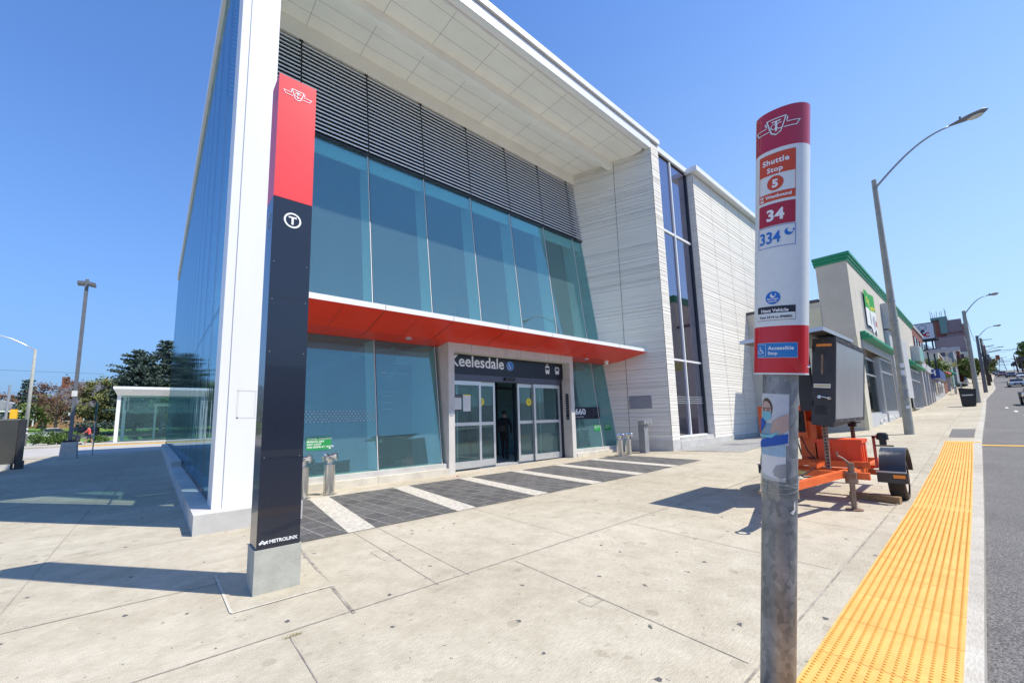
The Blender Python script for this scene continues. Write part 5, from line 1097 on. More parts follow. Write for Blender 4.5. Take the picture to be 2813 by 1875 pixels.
mb = MB(); mb.prism([(121.2, 3.4), (130, 3.4), (130, 10), (121.2, 10)], 4, 11); mb.hexa([(121.2, 3.3, 11), (130, 3.3, 11), (130, 10, 11), (121.2, 10, 11)], [(121.2, 6.5, 14.4), (130, 6.5, 14.4), (130, 6.8, 14.4), (121.2, 6.8, 14.4)]); mb.build('gable', MT['greenish'], t)
mb = MB(); mb.bar((121.0, 3.2, 11), (121.0, 6.6, 14.5), .2, .4); mb.bar((121.0, 10, 11), (121.0, 6.6, 14.5), .2, .4); mb.build('gable_trim', MT['sg_white'], t)
for x_ in (111.5, 114.5, 117.5): win(t, x_, x_ + 1.6, 3.5, 8.6, 10.6)
t = bld('hillside_house', 'grey rendered house with porch rails halfway up the hill', 131, 150, 3.0, 12, 14.0, MT['midgrey'])
for x_ in (133, 137, 141, 145): win(t, x_, x_ + 2, 3.0, 10.2, 12.2)
mb = MB(); mb.box(128, 150, 1.6, 3.0, 6.3, 6.6); mb.box(128, 150, 1.6, 1.7, 7.3, 7.4); 
for k in range(12): mb.box(128 + 2 * k, 128.1 + 2 * k, 1.6, 1.7, 5.5, 7.4)
mb.build('porch', MT['ltgrey'], t)
t = bld('yellow_shop', 'small cream shop with a blue shutter near the top of the hill', 160, 178, 1.8, 8, 12.6, MT['cream'], 'shop')
mb = MB(); mb.box(159.8, 160, 2.1, 4.2, 8.4, 10.8); mb.build('blue_shutter', MT['blue'], t)
mb = MB(); mb.box(159.8, 160, 1.8, 6, 12.7, 15.2); mb.build('roof_sign', MT['roofdk'], t)
t = bld('flat_roofed_block', 'dark flat roofed block below the apartment tower', 185, 215, 3.0, 14, 19.5, MT['brickhz'])
for x_ in (188, 193, 198, 203, 208): win(t, x_, x_ + 2.4, 3.0, 14.5, 17.5)
for y_ in (4, 6.5, 9, 11.5): winx(t, 185, y_, y_ + 1.6, 15, 17.6)
# small shopfront clutter along the row
def proj_sign(x, y, z, w_, h_, mt, lab, par): mb = MB(); mb.box(x, x + .2, y - w_, y, z, z + h_); f = mb.build('projecting_sign', mt, par); return f
def row_shop(x0, x1, lab, wall, z1, aw, sg, y0=3.4):
    t = bld('row_shop', lab, x0, x1, y0, y0 + 6, z1, wall, 'shop'); g0 = G(x0)
    mb = MB(); mb.hexa([(x0 + .3, y0 - 1.0, g0 + 2.9), (x1 - .3, y0 - 1.0, g0 + 3.1), (x1 - .3, y0, g0 + 3.1), (x0 + .3, y0, g0 + 2.9)], [(x0 + .3, y0 - .9, g0 + 3.05), (x1 - .3, y0 - .9, g0 + 3.25), (x1 - .3, y0, g0 + 3.9), (x0 + .3, y0, g0 + 3.7)]); mb.build('awning', aw, t)
    mb = MB(); mb.box(x0 + .2, x1 - .2, y0 - .15, y0 - .01, g0 + 4.0, g0 + 4.8); mb.build('sign_band', sg, t)
    win(t, x0 + .6, (x0 + x1) / 2 - .3, y0, g0 + .7, g0 + 2.9); win(t, (x0 + x1) / 2 + .3, x1 - .6, y0, g0 + .7, g0 + 2.9)
    n_ = int((x1 - x0) / 2.5)
    for k in range(n_): xx = x0 + .6 + (x1 - x0 - 1) * k / n_; win(t, xx, xx + 1.1, y0, z1 - 2.4, z1 - .9)
    proj_sign(x0 + 1, y0 - .1, g0 + 4.3, 1.1, .9, sg, lab, t)
    return t
row_shop(84.3, 86.4, 'narrow cream shop wedged between white shop and dark brick building', MT['cream'], 9.5, MT['redsig'], MT['cream'])
row_shop(106.3, 109.8, 'narrow pale shop below the tall dark gabled house', MT['ltgrey'], 10.2, MT['gtrim'], MT['yelpatch'])
row_shop(151, 159, 'brick shop with red awning above the porch railings', MT['brick3'], 15.2, MT['redsig'], MT['sg_white'], 2.4)
row_shop(216, 221, 'last small pale shop just below the road crest', MT['cream'], 20.5, MT['gtrim'], MT['blue'], 1.2)
for i, (x, y, lab) in enumerate(((86.5, 3.0, 'patio railing beside the dark brick building'), (112, 2.9, 'step railing in front of the gabled house'))):
    mb = MB()
    for k in range(9): mb.box(x + k * .9, x + k * .9 + .06, y - .6, y - .54, G(x) + .2, G(x + k * .9) + 1.2)
    mb.bar((x, y - .57, G(x) + 1.2), (x + 7.3, y - .57, G(x + 7.3) + 1.2), .08, .08); mb.bar((x, y - .57, G(x) + .7), (x + 7.3, y - .57, G(x + 7.3) + .7), .06, .06)
    tag(mb.build('railing', MT['galv2']), lab, 'railing')
# apartment tower
t = thing('apartment_tower', 'brown brick apartment tower with green top and roof antennas far up the street', 'tower', (240, 2, 10))
mb = MB(); mb.box(240, 262, 1.9, 6.4, 8, 36.2); mb.box(241, 262, 6.4, 10.2, 8, 37.0); B('wall', mb, MT['brickhz'])
mb = MB(); mb.box(239.6, 240.5, 5.9, 7.9, 31, 37.8); mb.box(239.7, 250, 5.6, 10.3, 36.9, 37.9); B('green_panel', mb, MT['greenish'])
mb = MB()
for z_ in (31, 28.6): mb.box(239.7, 240, 1.9, 9.5, z_ - .3, z_)
mb.box(239.8, 240, 8.0, 10.2, 30, 36); B('string_course', mb, MT['brick'])
for k in range(9): mb = MB(); z_ = 12 + 2.6 * k; mb.box(239, 262, .9, 1.9, z_, z_ + 1.1); B('balcony', mb, MT['ltgrey'] if k < 6 else MT['brickhz'])
for k in range(7):
    for j in range(3): winx(t, 239.98, 2.4 + 1.3 * j, 3.2 + 1.3 * j, 12.5 + 2.6 * k, 14.1 + 2.6 * k, fr=MT['brickhz'])
for y_, h_ in ((10.1, 3), (9.6, 2.4), (8.9, 1.6), (8.3, 2.6), (7.4, 2.2), (6.9, 2.6), (6.0, 3.4), (5.8, 2.6)): mb = MB(); mb.tube([(240, y_, 37.8), (240, y_, 37.8 + h_)], .09, 5); B('antenna', mb, MT['ltgrey'])
t = thing('stepped_block', 'stepped pale balconied block in front of the apartment tower', 'apartments', (225, .6, 11))
mb = MB(); mb.box(222, 236, 1.6, 9, 9, 27.4); B('wall', mb, MT['brickhz'])
for k in range(7): mb = MB(); z_ = 12 + 2.1 * k; mb.box(221, 236, .7, 1.6, z_, z_ + .9); B('balcony', mb, MT['ltgrey'])
# billboard
t = thing('billboard', 'roadside billboard showing keys and a red letter on a pale ground', 'billboard', (72, 3, 8))
mb = MB(); mb.box(72.0, 72.35, 2.85, 5.4, 9.85, 11.95); B('panel', mb, MT['black'])
A = Art(planeX(71.995, 5.35, 9.95)); A.rrect(.0, .0, 2.42, 1.9, .12, MT['pbg'], 1); A.text('live.', .02, 1.35, .35, MT['txtd'], 2, .01, fit=.75)
A.arc(1.45, 1.45, .33, 0, 360, .05, MT['txtd'], 2, 20, .28); A.disc(1.45, 1.0, .17, MT['txtd'], 3, 14); A.poly([(.65, .75), (1.1, .95), (1.55, .65), (1.3, .2), (.85, .25)], MT['txtd'], 2); A.line([(1.2, .95), (1.6, .35)], .14, MT['txtd'], 3); A.arc(1.85, .5, .22, 50, 310, .15, MT['redsig'], 4, 12); A.line([(1.3, .35), (1.7, .65)], .12, MT['redsig'], 4)
A.build('poster', t)
mb = MB(); mb.box(71.9, 72.6, 2.6, 5.3, 9.62, 9.8); mb.box(71.6, 72.2, 2.6, 6, 8.45, 8.6)
for y_ in (3.15, 3.7): mb.box(72.1, 72.3, y_, y_ + .14, 5.6, 9.7)
B('frame', mb, MT['black'])
mb = MB(); mb.box(57, 57.4, 4.8, 5.05, 9.3, 11.6); tag(mb.build('chimney_pipe', MT['black']), 'short black flue standing on the roofs behind the shop', 'flue')
# far side and crest
def veg(name, lab, cat, x, y, z, h, rad, mt, n, leaf=.3, trunk=None, squash=.8, seed=1, conic=False, group=None, kind=None, hollow=.35, thr=None, crowbase=None):
    rg = random.Random(seed); t = thing(name, lab, cat, (x, y, z), 0, group)
    cb = h * .3 if crowbase is None else crowbase
    if trunk:
        mb = MB(); mb.tube([(x, y, z - .2), (x + .05, y, z + h * .35), (x, y + .1, z + h * .8)], [trunk, trunk * .7, trunk * .25], 8)
        nb = 9 if not conic else 0
        for k in range(nb):
            a = k * 2.4; zz = z + cb * .8 + (h - cb) * .5 * k / nb; e = rad * rg.uniform(.5, .85)
            mb.tube([(x, y, zz), (x + e * .5 * math.cos(a), y + e * .5 * math.sin(a), zz + e * .45), (x + e * math.cos(a), y + e * math.sin(a), zz + e * .95)], [trunk * .35, trunk * .22, trunk * .06], 5)
        mb.build('trunk', MT['bark'], t)
    mb = MB(); cl = []
    if conic:
        nl = max(8, int(h / .75))
        for i in range(nl):
            u = i / nl; zz = z + cb + (h - cb) * u; rr = rad * (1 - u) ** .62 * rg.uniform(.55, 1.2) + .35
            m_ = max(4, int(5 + rr * 4.0))
            for k in range(m_):
                a = rg.uniform(0, 6.28); L_ = rr * rg.uniform(.65, 1.08)
                for s in range(int(5 + L_ * 4)):
                    q = rg.uniform(.1, 1); cl.append((x + L_ * q * math.cos(a + rg.uniform(-.08, .08)), y + L_ * q * math.sin(a + rg.uniform(-.08, .08)), zz - L_ * q * .22 + .25 * q * q * L_ + rg.uniform(-.12, .12), .9))
        per = max(1, n // len(cl))
    else:
        for k in range(int(16 + rad * 9)):
            while True:
                a, b, c = rg.uniform(-1, 1), rg.uniform(-1, 1), rg.uniform(-1, 1); d_ = a * a + b * b + c * c
                if hollow < d_ < 1: break
            cz = z + cb + (h - cb) / 2
            cl.append((x + a * rad, y + b * rad, cz + c * (h - cb) / 2, rg.uniform(.5, 1.1)))
        per = n // len(cl)
    for cx_, cy_, cz_, cs in cl:
        for k in range(per):
            sp = (rad * .30 * cs) if not conic else .28
            p = Vector((cx_ + rg.gauss(0, sp * .6), cy_ + rg.gauss(0, sp * .6), cz_ + rg.gauss(0, sp * .45)))
            a = Vector((rg.gauss(0, 1), rg.gauss(0, 1), rg.gauss(0, .6))).normalized(); b = a.orthogonal().normalized(); b = Quaternion(a, rg.uniform(0, 6.3)) @ b; s = leaf * rg.uniform(.6, 1.3) / 2
            mb.add([p + a * s, p + b * s * .8, p - a * s, p - b * s * .8], [(0, 1, 2, 3)])
    mb.build('crown', mt, t)
    return t
veg('street_tree', 'small green street tree between the blue signed shop and dark brick building', 'tree', 79, 4.2, G(79), 5.2, 1.7, MT['leaf1'], 2600, .35, .1, seed=3, crowbase=1.8)
veg('street_tree', 'bright green tree beside the second street lamp, far up the hill', 'tree', 150, 1.0, G(150), 6.0, 2.6, MT['leaf1'], 3000, .5, .15, seed=4, crowbase=1.2)
veg('street_tree', 'small leafy tree behind the hanging traffic signal', 'tree', 190, -2.2, G(190), 5.5, 2.2, MT['leaf2'], 2000, .5, .15, seed=5, crowbase=2)
veg('street_tree', 'dark round tree at the right picture edge above the road crest', 'tree', 150, -8.4, G(150), 9.0, 1.9, MT['leaf1'], 2600, .5, .2, seed=6, crowbase=5.5)
veg('street_tree', 'leafy tree low at the right edge behind utility poles', 'tree', 215, -12.0, G(215), 6.0, 3.0, MT['leaf2'], 2500, .6, .2, seed=8, crowbase=.5)
for i, (x, y, H_) in enumerate(((205, -8.5, 6.3), (195, -9.0, 8.2), (175, -8.8, 8.6))):
    z = G(x); t = thing('utility_pole', ('thin utility pole with transformer, leftmost across the road', 'thin bare utility pole across the road, middle of three', 'utility pole with crossarms across the road, rightmost of three')[i], 'utility pole', (x, y, z), 0, 'distant poles across the road')
    mb = MB(); mb.tube([(x, y, z - .3), (x, y + .35, z + H_)], [.22, .14], 6); mb.build('pole', MT['woodpole'], t)
    mb = MB(); mb.bar((x, y - .6, z + H_ * .8), (x, y + 1.2, z + H_ * .8), .12, .12); mb.box(x - .3, x + .3, y + .3, y + .9, z + H_ * .5, z + H_ * .65); mb.build('crossarm', MT['woodpole'], t)
z = G(340); x, y = 340, -9.0
t = thing('transmission_tower', 'lattice transmission tower on the skyline over the road crest', 'pylon', (x, y, z))
mb = MB()
for s in (-1, 1): mb.bar((x, y + s * 1.4, z), (x, y + s * .3, z + 7.5), .25, .25)
for k in range(5): mb.bar((x, y - 1.2 + .2 * k, z + 1.4 * k), (x, y + 1.0 - .2 * k, z + 1.4 * k + 1.4), .15, .15)
for zz, ww in ((5.2, 3.2), (7.2, 2.2), (3.4, 2.6)): mb.bar((x, y - ww, z + zz), (x, y + ww, z + zz), .18, .18)
B('lattice', mb, MT['midgrey'])
x, y = 175, -4.1; t = thing('traffic_signal', 'small traffic signal head hanging over the far road', 'traffic light', (x, y, 15)); mb = MB(); mb.box(x, x + .4, y - .4, y + .35, 14.0, 15.3); B('signal_housing', mb, MT['brick']); mb = MB(); mb.bar((x + .2, y + .5, 14.9), (x + .2, -2.0, 14.9), .1, .1); mb.bar((x + .2, -2.05, G(x)), (x + .2, -2.05, 15.1), .16, .16); B('mast_arm', mb, MT['lamp_grey'])
x, y = 230, -8.7; t = thing('road_sign', 'small square sign on the road crest', 'sign', (x, y, G(x))); mb = MB(); mb.box(x, x + .1, y - .6, y + .6, 15.2, 16.3); B('sign_plate', mb, MT['roofdk']); mb = MB(); mb.tube([(x + .2, y, G(x)), (x + .2, y, 16)], .08, 6); B('post', mb, MT['midgrey'])
# overhead cables
def cable(pts, lab, r=.03, sag=.6):
    mb = MB()
    for a, b in zip(pts, pts[1:]):
        a = Vector(a); b = Vector(b); mb.tube([a.lerp(b, k / 10) - Vector((0, 0, sag * 4 * (k / 10) * (1 - k / 10))) for k in range(11)], r, 4)
    return tag(mb.build('overhead_cable', MT['wire']), lab, 'cable')
cable([(127.5, -1.4, 15.0), (152, -2.2, 14.5), (195, -8.6, 18.4)], 'upper black cable crossing the road from the timber pole', .035)
cable([(127.5, -1.4, 12.4), (125, -20, 12.6)], 'thick cable crossing the whole road right of the timber pole', .05, .1)
cable([(127.5, -1.4, 11.2), (205, -8.5, 16.4)], 'middle cable dipping across the road below the thick one', .035)
cable([(127.5, -1.4, 10.6), (175, -9, 13.8)], 'lowest cable dipping across the road', .035)
cable([(58.2, .1, 9.9), (92.4, -.4, 11.2), (127.5, -1.3, 14.9)], 'thin cable running between the street lamps uphill', .02, .8)
# ---- cars
def car(x, y, rz, paint, lab, L_=4.5, W_=1.82, H_=1.45, suv=False):
    t = thing('car', lab, 'car', (x, y, G(x) - .10), rz, 'cars coming down the hill')
    hw = W_ / 2
    if suv: pr = [(-.5, .30), (-.5, .62), (-.46, .70), (-.26, .78), (-.16, 1.0), (.36, 1.0), (.47, .66), (.5, .6), (.5, .30)]
    else: pr = [(-.5, .28), (-.5, .52), (-.46, .60), (-.24, .68), (-.10, .99), (.22, 1.0), (.38, .70), (.49, .64), (.5, .28)]
    mb = MB(); low = [(p * L_, q * H_ if q < .8 else .72 * H_) for p, q in pr]
    body = [(-.5, .17), (-.505, .40), (-.49, .50), (-.44, .575), (-.25, .64), (.36, .66), (.48, .62), (.5, .45), (.5, .17)]
    vs = []; n = len(body)
    for yy, k in ((-hw * .90, .985), (-hw, 1), (hw, 1), (hw * .90, .985)):
        vs += [(p * L_ * k, yy, q * H_ * (1 if abs(yy) < hw else .985)) for p, q in body]
    fs = [(i + j * n, (i + 1) % n + j * n, (i + 1) % n + (j + 1) * n, i + (j + 1) * n) for j in range(3) for i in range(n)] + [tuple(range(n))[::-1], tuple(range(3 * n, 4 * n))]
    mb.add(vs, fs); mb.build('body', paint, t, local=True, smooth=True, angle=35)
    g = [(-.26, .63), (-.12, .97 if not suv else .98), (.20 if not suv else .36, .97), (.36 if not suv else .46, .65)]
    mb = MB(); a = [(p * L_, -hw * .9, q * H_) for p, q in g]; b = [(g[0][0] * L_, hw * .9, g[0][1] * H_), (g[1][0] * L_, hw * .7, g[1][1] * H_), (g[2][0] * L_, hw * .7, g[2][1] * H_), (g[3][0] * L_, hw * .9, g[3][1] * H_)]
    a[1] = (a[1][0], -hw * .7, a[1][2]); a[2] = (a[2][0], -hw * .7, a[2][2])
    mb.add(a + b, [(0, 1, 5, 4), (1, 2, 6, 5), (2, 3, 7, 6), (3, 2, 1, 0), (4, 5, 6, 7)]); mb.build('glasshouse', MT['tint'], t, local=True)
    mb = MB(); mb.hexa([(g[1][0] * L_ - .05, -hw * .71, .965 * H_), (g[2][0] * L_ + .05, -hw * .71, .965 * H_), (g[2][0] * L_ + .05, hw * .71, .965 * H_), (g[1][0] * L_ - .05, hw * .71, .965 * H_)], [(g[1][0] * L_ + .1, -hw * .62, H_), (g[2][0] * L_ - .1, -hw * .62, H_), (g[2][0] * L_ - .1, hw * .62, H_), (g[1][0] * L_ + .1, hw * .62, H_)]); mb.build('roof', paint, t, local=True)
    for p in (-.31, .31):
        for s in (-1, 1):
            mb = MB(); mb.tube([(p * L_, s * hw * .80, .32), (p * L_, s * hw * 1.0, .32)], .33, 18); w_ = mb.build('wheel', MT['rubber'], t, local=True); mb = MB(); mb.tube([(p * L_, s * hw * .98, .32), (p * L_, s * hw * 1.02, .32)], .19, 12); mb.build('rim', MT['chrome'], w_, local=True)
    for s in (-1, 1):
        mb = MB(); mb.box(-.505 * L_, -.46 * L_, s * hw * .74 - .2, s * hw * .74 + .2, .41 * H_, .50 * H_); mb.build('headlight', MT['headl'], t, local=True)
        mb = MB(); mb.box(-.15 * L_, -.11 * L_, s * (hw + .10) - .09, s * (hw + .10) + .09, .60 * H_, .70 * H_); mb.build('mirror', paint, t, local=True)
    mb = MB(); mb.box(-.512 * L_, -.50 * L_, -hw * .5, hw * .5, .20 * H_, .40 * H_); mb.build('grille', MT['black'], t, local=True)
    mb = MB(); mb.box(-.515 * L_, -.512 * L_, -.25, .25, .25 * H_, .32 * H_); mb.build('licence_plate', MT['paper'], t, local=True)
    return t
car(117, -4.35, .05, MT['cars'], 'pale silver car nearest in full view, driving down the hill', W_=1.86)
car(52.4, -3.0, .02, MT['carg'], 'grey car cut off by the right picture edge', W_=1.85)
car(172, -7.6, .03, MT['carw'], 'white car behind the silver one, at the right edge', suv=True, H_=1.65)
car(188, -6.3, .03, MT['carb'], 'black car with white lights behind the pale silver car', H_=1.5)
car(199, -5.0, .03, MT['carr'], 'dark red car left of the black car on the hill', suv=True, H_=1.6)
car(210, -4.7, .03, MT['carg'], 'grey car in the queue just below the crest', H_=1.5)
car(220, -4.4, .03, MT['carb'], 'small black car in the queue behind the grey one', H_=1.55, suv=True)
car(232, -4.2, .03, MT['carg'], 'farthest dark car of the queue on the crest', H_=1.7, suv=True)
# far-side buildings reflected in the glazing
t = bld('opposite_building', 'red brick building across the road, seen reflected in the tall narrow window', 56, 125, -34, -22, 19.0, MT['brickw'])
for k in range(12):
    for zz in (7.5, 11.5, 15.5): mb = MB(); mb.box(58 + 5.6 * k, 60.4 + 5.6 * k, -22.0, -21.94, zz, zz + 2); mb.build('window', MT['tint'], t)
mb = MB(); mb.box(56, 125, -22.0, -21.9, 5.2, 6.2); mb.build('sign_band', MT['cream'], t)
t = bld('opposite_shops', 'long pale building across the road, seen reflected in the doors', -40, 16, -36, -24, 5.5, MT['beige2'])
for k in range(8): mb = MB(); mb.box(-36 + 6 * k, -32 + 6 * k, -24.0, -23.95, .6, 3.2); mb.build('window', MT['tint'], t)
# ================================================================ LEFT SIDE
mb = MB()
for a_, b_ in (((-90, 56.6, -.06), (3, 56.6, .05)),): pass
mb.box(-90, -5.5, 56.4, 57.0, -.2, .10); mb.box(-90, 1.5, 57.0, 74, -.2, .10); tag(mb.build('island_pavement', MT['walk2']), kind='structure')
mb = MB(); mb.box(-5.6, 30, 56.2, 56.7, -.2, .02); tag(mb.build('yellow_kerb', MT['ypaint']), kind='structure')
mb = MB()
for k in range(10): mb.add([(-140, 78 + 6 * k, -.05 + .27 * k if k else -.05), (60, 78 + 6 * k, -.05 + .27 * k if k else -.05), (60, 84 + 6 * k, -.05 + .27 * (k + 1)), (-140, 84 + 6 * k, -.05 + .27 * (k + 1))], [(0, 1, 2, 3)])
mb.add([(-300, 138, 2.65), (200, 138, 2.65), (200, 500, 4.0), (-300, 500, 4.0)], [(0, 1, 2, 3)])
tag(mb.build('lawn', MT['grass']), kind='structure')
mb = MB(); mb.quad((-140, 86, .36), (60, 86, .36), (60, 93, .66), (-140, 93, .66)); tag(mb.build('side_road', mat('pale_side_road', (.34, .33, .31), .9)), kind='structure')
mb = MB()
for i in range(2600): 
    x = random.uniform(-30, 12); y = random.uniform(94, 132); z = .2 + (y - 84) / 6 * .27; mb.add([(x, y, z - .05), (x + .12, y, z + .14), (x + .24, y + .05, z - .05)], [(0, 1, 2)])
tag(mb.build('grass_tufts', MT['grass']), kind='stuff', label='short lawn grass on the bank beyond the bus loop', cat='grass')
# planter base lamp
x, y = -3.37, 32.7
t = thing('station_lamp', 'slim grey twin headed lamp post on a broad concrete base beside the bus loop', 'lamp post', (x, y, 0))
mb = MB(); mb.hexa([(x - .33, y - .33, -.05), (x + .33, y - .33, -.05), (x + .33, y + .33, -.05), (x - .33, y + .33, -.05)], [(x - .29, y - .29, .88), (x + .29, y - .29, .88), (x + .29, y + .29, .88), (x - .29, y + .29, .88)]); B('concrete_base', mb, MT['precast_s'])
mb = MB(); mb.box(x - .24, x + .24, y - .24, y + .24, .88, .98); B('base_cap', mb, MT['black'])
mb = MB(); mb.box(x - .075, x + .075, y - .075, y + .075, .9, 10.02); B('post', mb, MT['lamp_grey'])
for s in (-1, 1): mb = MB(); mb.hexa([(x + s * .08, y - .25, 9.70), (x + s * .36, y - .25, 9.66), (x + s * .36, y + .3, 9.66), (x + s * .08, y + .3, 9.70)], [(x + s * .08, y - .25, 9.86), (x + s * .36, y - .25, 9.82), (x + s * .36, y + .3, 9.82), (x + s * .08, y + .3, 9.86)]); B('lamp_head', mb, MT['lamp_grey'])
mb = MB(); mb.box(x - .12, x + .10, y - .09, y - .078, 3.35, 3.66); B('notice_plate', mb, MT['paper'])
mb = MB(); mb.box(x - .16, x - .09, y - .09, y + .02, 2.3, 2.45); B('junction_box', mb, MT['paper'])
x, y = -2.6, 34.5
t = thing('sign_post', 'thin galvanised post with an edge-on green sign between planter and glass', 'sign post', (x, y, 0)); mb = MB(); mb.tube([(x, y, 0), (x, y, 3.15)], .03, 8); B('post', mb, MT['galv2']); mb = MB(); mb.box(x - .04, x + .02, y - .35, y + .35, 2.0, 3.1); B('sign_plate', mb, mat('sign_back_green', (.04, .12, .08), .6))
x, y = -9.35, 61.2
t = thing('loop_street_lamp', 'pale street lamp with an arm reaching left out of frame beyond the kiosk', 'street lamp', (x, y, 0)); mb = MB(); mb.tube([(x, y, 0), (x, y, 9.6)], [.17, .10], 14); B('pole', mb, MT['lamp_conc'], smooth=True)
mb = MB(); mb.tube([(x, y, 9.5), (x - .8, y, 10.05), (x - 1.6, y, 10.5), (x - 2.4, y, 10.75), (x - 3.4, y, 10.8)], .055, 8); B('arm', mb, MT['alu'], smooth=True)
mb = MB(); mb.tube([(x, y, 1.3), (x, y, 1.42)], .175, 14); mb.tube([(x, y, 1.7), (x, y, 1.82)], .17, 14); B('steel_band', mb, MT['sg_white'])
x, y = -13.1, 75
t = thing('signal_pole', 'slim grey pole carrying a yellow traffic signal at the far left', 'traffic light', (x, y, 0)); mb = MB(); mb.tube([(x, y, 0), (x, y, 7)], [.15, .10], 10); B('pole', mb, MT['galv2']); mb = MB(); mb.bar((x, y, 5.85), (x - 5, y, 6.2), .1, .1); B('mast_arm', mb, MT['galv2'])
mb = MB(); mb.box(x + .30, x + .85, y - .25, y + .2, 3.05, 4.15); B('signal_housing', mb, MT['sigyel'])
# kiosk
t = thing('information_kiosk', 'dark glossy slab kiosk cut by the left picture edge', 'kiosk', (-4.6, 26, 0))
mb = MB(); mb.box(-6.6, -4.17, 25.9, 26.3, .22, 2.0); B('panel', mb, mat('dark_bronze_panel', (.10, .10, .09), .3, .5, coat=.3, var=.1)); mb = MB(); mb.box(-4.168, -4.0, 25.95, 26.3, .0, 2.0); mb.box(-4.0, -3.95, 25.95, 26.3, 0, .32); B('side_frame', mb, MT['cabinet']); mb = MB(); mb.box(-6.6, -4.25, 25.85, 26.35, 0, .22); B('concrete_base', mb, MT['precast_s'])
# bus shelter
t = thing('bus_shelter', 'large white framed glass bus shelter beyond the shaded plaza', 'shelter', (0, 64, 0))
mb = MB(); mb.box(-3.65, 14, 63.4, 68.6, 5.98, 6.28); B('roof', mb, MT['white'])
mb = MB(); mb.hexa([(-3.3, 63.9, 5.30), (13.8, 63.9, 5.30), (13.8, 68, 5.30), (-3.3, 68, 5.30)], [(-3.6, 63.45, 5.97), (13.9, 63.45, 5.97), (13.9, 68.5, 5.97), (-3.6, 68.5, 5.97)]); B('roof_soffit', mb, MT['soffit'])
for x_, w_ in ((-3.28, .32), (10, .3)): mb = MB(); mb.box(x_, x_ + w_, 64, 64.4, -.06, 5.32); B('post', mb, MT['white'])
mb = MB(); mb.box(-2.9, -2.6, 67.6, 67.9, -.06, 5.3); mb.box(-2.45, -2.3, 66, 66.2, 3.6, 5.3); mb.box(.0, .2, 67.5, 67.7, .1, 4.4); mb.box(-.1, 4, 67.4, 67.8, 4.2, 4.5); B('rear_frame', mb, MT['white'])
mb = MB(); mb.box(-2.95, 10, 64.15, 64.18, .15, 5.28); mb.box(-2.95, 10, 67.7, 67.72, .15, 5.28); B('glass_panel', mb, MT['g_shel'])
mb = MB(); mb.box(-2.95, 10, 64.08, 64.3, -.05, .16); B('sill', mb, MT['darkalu'])
mb = MB(); mb.box(-2.62, -2.48, 65.9, 66.1, 3.7, 4.75); mb.box(-2.26, -2.12, 65.9, 66.1, 3.7, 4.75); B('hanging_sign', mb, MT['black'])
# hedges and planting
for i, (x, y, w_, h_, n, lab) in enumerate(((-8.3, 63.3, 1.25, 1.55, 2600, 'bright juniper bush beside the pale street lamp'), (-7.0, 63.6, 1.2, 1.35, 2200, 'yellow green juniper bush left of the planter'), (-4.6, 64.5, .9, .75, 1200, 'low shrub between the planter and bus shelter'))):
    veg('shrub', lab, 'shrub', x, y, .08, h_, w_, MT['shrub'], n, .14, None, seed=20 + i, crowbase=0, hollow=0)
for i in range(7): veg('shrub', 'low green shrub behind the bus shelter glass, ' + ('leftmost of the row', 'second from the left', 'third from the left', 'middle of the row', 'third from the right', 'second from the right', 'rightmost of the row')[i], 'shrub', -1.5 + 1.5 * i, 70.5 + .3 * (i % 2), .08, 1.3, 1.0, MT['shrub'], 900, .16, None, seed=40 + i, crowbase=0, hollow=0, group='low shrubs behind the shelter glass')
# trees
veg('spruce_tree', 'tall pointed dark spruce touching the glass wall, tallest of the trees', 'tree', 1.0, 95, .8, 16.6, 5.2, MT['spruce'], 30000, .34, .25, seed=51, conic=True, crowbase=1.5)
veg('spruce_tree', 'broad dark spruce left of the tallest one', 'tree', -2.4, 93, .8, 14.3, 6.6, MT['spruce'], 40000, .34, .25, seed=52, conic=True, crowbase=1.5)
veg('spruce_tree', 'third broad spruce hidden behind the bus shelter', 'tree', 6.6, 96, .8, 14.2, 6.0, MT['spruce'], 22000, .4, .25, seed=53, conic=True, crowbase=1.5)
veg('spruce_tree', 'small distant spruce behind the pale street lamp', 'tree', -20.2, 130, 2.4, 10.3, 3.4, MT['spruce'], 7000, .45, .25, seed=54, conic=True, crowbase=1)
veg('red_tree', 'reddish thinly leaved tree left of the slim lamp post', 'tree', -11.3, 93, .7, 9.4, 2.8, MT['redleaf'], 3200, .24, .2, seed=55, crowbase=2.2, hollow=.15)
veg('green_tree', 'olive green leafy tree right of the slim lamp post', 'tree', -6.6, 92, .7, 8.8, 2.75, MT['leaf2'], 9000, .28, .2, seed=56, crowbase=1.8, hollow=.1)
veg('green_tree', 'yellow green leafy tree behind the bus shelter roof', 'tree', -3.9, 99, 1.0, 9.6, 3.0, MT['leaf1'], 7000, .3, .2, seed=57, crowbase=2.0, hollow=.1)
veg('green_tree', 'pale green low tree behind the reddish tree', 'tree', -15.2, 112, 1.6, 6.3, 2.6, MT['leaf1'], 4500, .32, .2, seed=58, crowbase=1.4, hollow=.1)
veg('green_tree', 'leafy tree seen through the bus shelter glass', 'tree', 3.0, 84, .3, 7.5, 3.0, MT['leaf1'], 6500, .3, .2, seed=59, crowbase=1.6, hollow=.1)
veg('distant_tree', 'hazy purple brown tree behind the far houses', 'tree', -27.5, 160, 2.6, 8.5, 4.2, MT['redleaf'], 4000, .5, .2, seed=60, crowbase=2, hollow=.1)
veg('distant_tree', 'dark green tree filling the gap right of the small spruce', 'tree', -11.8, 150, 2.6, 11.5, 5.0, MT['leaf2'], 6000, .5, .3, seed=61, crowbase=2, hollow=.1)
